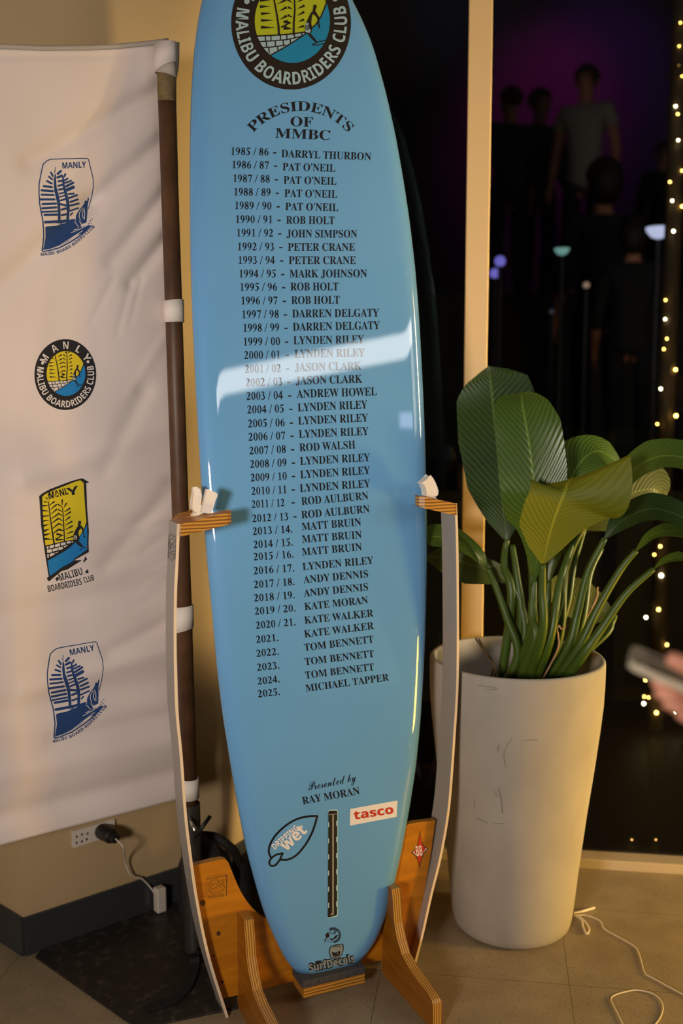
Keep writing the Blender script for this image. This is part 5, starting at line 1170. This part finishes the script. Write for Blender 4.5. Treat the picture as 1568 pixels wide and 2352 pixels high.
# the person at the right edge whose hand holds a phone
wr = at(1690, 1640, 1.31); el = V((.80, 1.16, .99))
H = {'lpalm': (at(1635, 1600, 1.285), .024), 'lpalm_low': (at(1640, 1632, 1.285), .020)}
HB = [('lwrist', 'lpalm'), ('lwrist', 'lpalm_low')]
for nme, par, pts, r_ in (('thumb', 'lpalm', [(1610, 1548, 1.245), (1570, 1527, 1.238), (1528, 1508, 1.243)], (.0135, .0115, .0098)), ('index', 'lpalm', [(1585, 1583, 1.262), (1535, 1574, 1.247), (1494, 1562, 1.258)], (.0118, .0102, .0088)), ('middle', 'lpalm', [(1590, 1606, 1.262), (1542, 1600, 1.243), (1502, 1586, 1.256)], (.0118, .0104, .0088)),
                       ('ring', 'lpalm_low', [(1598, 1630, 1.265), (1556, 1624, 1.247), (1520, 1610, 1.258)], (.0115, .0098, .0084)), ('little', 'lpalm_low', [(1608, 1653, 1.27), (1576, 1647, 1.255), (1548, 1634, 1.262)], (.0105, .009, .0078))):
    prev = par
    for i, (x, y, yy) in enumerate(pts):
        kk = f'l{nme}{i}'; H[kk] = (at(x, y, yy), r_[i]); HB.append((prev, kk)); prev = kk
figure('person at the right edge in dark clothes, one hand reaching in to hold a phone', (1.10, 1.08, 0), R(45), 1.72, 'shirt_dark', {'l': (el, wr)}, extra={'l': (H, HB)})
# phone
E_ = at(1449, 1500, 1.28); lw = V((.020, .065, .005)); ll = V((1, -.28, -.40)).normalized(); ln_ = lw.cross(ll).normalized()
if ln_.z < 0: ln_ = -ln_
wn_ = lw.normalized(); hw2, hl = .035, .146
def ph(x, y, z): return E_ + ll * x + wn_ * y + ln_ * z
def rrect(x0, x1, y0, y1, r_, n=5):
    o = []
    for cx, cy, a in ((x1 - r_, y1 - r_, 0), (x0 + r_, y1 - r_, 90), (x0 + r_, y0 + r_, 180), (x1 - r_, y0 + r_, 270)):
        o += [(cx + r_ * math.cos(R(a + 90 * i / n)), cy + r_ * math.sin(R(a + 90 * i / n))) for i in range(n + 1)]
    return o
phone = thing('phone', 'phone in a grey brown case held flat by the hand at the right edge', 'phone', E_)
g = G().prism([ph(x, y, -.0085) for x, y in rrect(0, hl, -hw2, hw2, .012)], ln_ * .0085); g.build('case', M['phone_body'], phone, bevel=.002)
g = G().prism([ph(x, y, .0) for x, y in rrect(.008, .050, -.027, -.021, .003)], ln_ * .0008); g.build('case_slot', M['phone_dark'], phone); g = G().prism([ph(x, y, .0) for x, y in rrect(.018, .052, .016, .024, .004)], ln_ * .0008); g.build('case_slot', M['phone_dark'], phone)
g = G().ball(ph(.017, -.032, .001), .0026, 8, 6); g.build('lens', M['slot_line'], phone)

# ================================================================== outside
g = G().put([W0 + E1 * -4 + E2 * .1, W0 + E1 * 5.5 + E2 * .1, V((6.5, 5.05, 0)), V((-4.5, 5.05, 0))], [(0, 1, 2, 3)]); g.v = [V((v.x, v.y, -.004)) for v in g.v]
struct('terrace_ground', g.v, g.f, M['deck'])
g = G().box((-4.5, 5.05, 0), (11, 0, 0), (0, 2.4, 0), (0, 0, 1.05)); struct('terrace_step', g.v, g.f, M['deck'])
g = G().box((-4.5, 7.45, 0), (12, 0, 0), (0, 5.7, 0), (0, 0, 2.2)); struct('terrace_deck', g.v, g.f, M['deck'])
g = G().box((-4.5, 13.0, 2.2), (12, 0, 0), (0, .15, 0), (0, 0, 6.5)); struct('wall_pavilion', g.v, g.f, M['night_wall'])
def stand_at(px, py, floor_z, h):
    """a spot on a floor where a head of a person this tall shows at the pixel"""
    d = ray(px, py); z = floor_z + 1.62 * h / 1.75; t = (z - CAM.z) / d.z; p = CAM + d * t; return (p.x, p.y, floor_z)
figure('person in a white shirt standing on the upper terrace beyond the window', stand_at(1347, 188, 2.2, 1.78), R(150), 1.78, 'shirt_white')
figure('dark figure just right of the window post, beside the pink glow', stand_at(1172, 236, 2.2, 1.72), R(20), 1.72, 'shirt_dark')
figure('dark figure between the pink glow and the person in the white shirt', stand_at(1240, 240, 2.2, 1.84), R(200), 1.84, 'shirt_dark')
figure('dark round-headed figure on the lower terrace step, below the white-shirted person', stand_at(1385, 425, 1.05, 1.88), R(10), 1.88, 'shirt_dark', hair='big')
figure('dark figure on the lower terrace step nearest the string lights', stand_at(1455, 545, 1.05, 1.45), R(-15), 1.45, 'shirt_dark', hair='big')
figure('dark figure on the upper terrace behind the top of the string lights', stand_at(1525, 355, 2.2, 1.72), R(190), 1.72, 'shirt_dark')
# terrace lamps on slim posts
def lamp(px, py, Y, z0, m, r_, label, shape='globe'):
    c = at(px, py, Y); t = thing('terrace_lamp', label, 'lamp', (c.x, c.y, z0), 0, 'small lamps on the terrace')
    g = G()
    if shape == 'globe': g.ball(c, r_, 16, 10)
    else: g.lathe([(.001, -r_ * .75), (r_ * .55, -r_ * .55), (r_ * .9, -r_ * .15), (r_, .12 * r_), (r_ * .96, .2 * r_), (.001, .2 * r_)], c, 24)
    g.build('lamp_globe', M[m], t, smooth=shape == 'globe')
    G().lathe([(.012, z0 - c.z + .01), (.010, -r_ * .72)], c, 12).build('lamp_post', M['lamp_metal'], t)
    G().lathe([(.001, .018), (.06, .015), (.065, 0)], (c.x, c.y, z0), 20).build('lamp_base', M['lamp_metal'], t)
lamp(1148, 600, 5.3, 1.05, 'lamp_violet', .027, 'small violet lamp glowing just right of the window post, the upper of two')
lamp(1136, 628, 5.5, 1.05, 'lamp_violet', .026, 'small violet lamp glowing just right of the window post, the lower of two')
lamp(1290, 574, 5.3, 1.05, 'lamp_cyan', .038, 'small pale green lamp left of the dark heads beyond the window', 'bowl')
lamp(1512, 528, 5.25, 1.05, 'lamp_blue', .062, 'brightest bluish bowl lamp beside the string lights', 'bowl')
lamp(1346, 655, 5.6, 1.05, 'lamp_beige', .017, 'faint beige lamp low on the terrace, right of the pale green lamp')
lamp(1266, 716, 6.0, 1.05, 'lamp_faint', .012, 'faintest grey lamp, lowest on the terrace beyond the window')
# post wound with fairy lights
PB_ = ground(1503, 1672); g = G().tube([V((PB_.x, PB_.y, z)) for z in (0, 1.3, 2.6, 3.9)], .036, 16)
post = tag(g.build('terrace_post', M['post'], smooth=False), 'brown timber post outside the window, wound with fairy lights', 'post')
bl = [(1562, 52, 3, 0), (1559, 106, 3, 0), (1558, 150, 2, 2), (1566, 175, 3, 0), (1551, 244, 4, 1), (1556, 262, 4, 0), (1557, 322, 4, 1), (1566, 392, 4, 0), (1538, 418, 4, 0), (1543, 461, 4, 1), (1566, 474, 5, 0), (1546, 531, 5, 1), (1528, 689, 4, 0), (1527, 733, 4, 1), (1531, 778, 4, 0), (1524, 802, 4, 0), (1551, 849, 6, 0), (1517, 893, 4.5, 1), (1552, 955, 7, 0), (1509, 974, 4, 0), (1516, 1255, 5, 0), (1502, 1274, 4, 0), (1518, 1322, 7, 1), (1512, 1400, 6, 0), (1483, 1418, 5, 1), (1531, 1481, 5, 0), (1482, 1562, 5, 0), (1479, 1600, 4, 0), (1489, 1602, 4, 0), (1478, 1616, 5.5, 1), (1507, 1637, 6.5, 0), (1552, 1635, 5, 1), (1450, 1945, 4, 2), (1505, 1949, 4, 2)]
sl = thing('string_lights', 'warm yellow fairy lights wound down the timber post outside the window', 'string lights', PB_)
bp_ = []
for i, (x, y, r_, kd) in enumerate(bl):
    Yb = PB_.y - .055 + .02 * math.sin(i * 2.1)
    p = at(x, y, Yb) if y < 1900 else ground(x, y, .012)
    if y > 1900: p = at(x, y, 3.42); p.z = max(p.z, .012)  # two added low bulbs stand in for light mirrored at the sill
    bp_.append(p); G().ball(p, r_ * .00085, 10, 8).build('bulb', [M['bulb'], M['bulb_white'], M['bulb_dim']][kd], sl, smooth=True)
wp = []
for i, p in enumerate(bp_[:32]):
    wp.append(p + V((0, .006, .008)))
    if i < 31:
        q = (p + bp_[i + 1]) / 2; wp.append(V((PB_.x + .045 * (1 if i % 2 else -1), PB_.y + .05, q.z)))
wp += [V((PB_.x - .05, PB_.y - .1, .02)), bp_[33] + V((0, .01, 0)), bp_[32] + V((0, .01, 0))]
G().tube(spline(wp, 5), .0022, 6).build('wire', M['wire'], sl, smooth=True)
# fairy light curtain in the room, just beyond the right edge of the picture
rs_ = thing('string_lights', 'fairy light strands hanging inside the room beyond the right edge', 'string lights', (1.75, 2.3, 2.9))
for k in range(3):
    x0, y0 = 1.62 + k * .16, 2.1 + k * .16
    G().tube([V((x0, y0, 3.2)), V((x0 + .01, y0, 1.6)), V((x0, y0, .25))], .002, 6).build('wire', M['wire'], rs_)
    for i in range(11):
        G().ball((x0 + .008 * math.sin(i * 3), y0, .3 + i * .25 + k * .08), .0055, 8, 6).build('bulb', M['bulb_room'], rs_, smooth=True)

# ================================================================== lamps seen mirrored in the board's gloss
def mirror_lamp(pxa, pxb, dist, width, power, col, name):
    def refl(px, py):
        p = on_board(px, py, 0); n = (on_board(px + 4, py, 0) - p).cross(on_board(px, py - 4, 0) - p).normalized()
        if n.dot(bn) < 0: n = -n
        v = (p - CAM).normalized(); return p, v - 2 * v.dot(n) * n
    (p0, r0), (p1, r1) = refl(*pxa), refl(*pxb); a, b = p0 + r0 * dist, p1 + r1 * dist; c = (a + b) / 2
    l = bpy.data.lights.new(name, 'AREA'); l.energy = power; l.color = col; l.shape = 'RECTANGLE'; l.size = (b - a).length; l.size_y = width
    o = bpy.data.objects.new(name, l); COL.objects.link(o)
    zz = (c - (p0 + p1) / 2).normalized(); xx = (b - a).normalized(); yy = zz.cross(xx).normalized(); xx = yy.cross(zz)
    m3 = Matrix((xx, yy, zz)).transposed(); o.matrix_world = Matrix.Translation(c) @ m3.to_4x4()
    return c
mirror_lamp((495, 922), (950, 738), 5.2, .17, 36, (1.0, .95, .90), 'long_ceiling_lamp')
mirror_lamp((917, 966), (946, 964), 4.0, .10, 1.3, (.62, .70, 1.0), 'bar_screen')
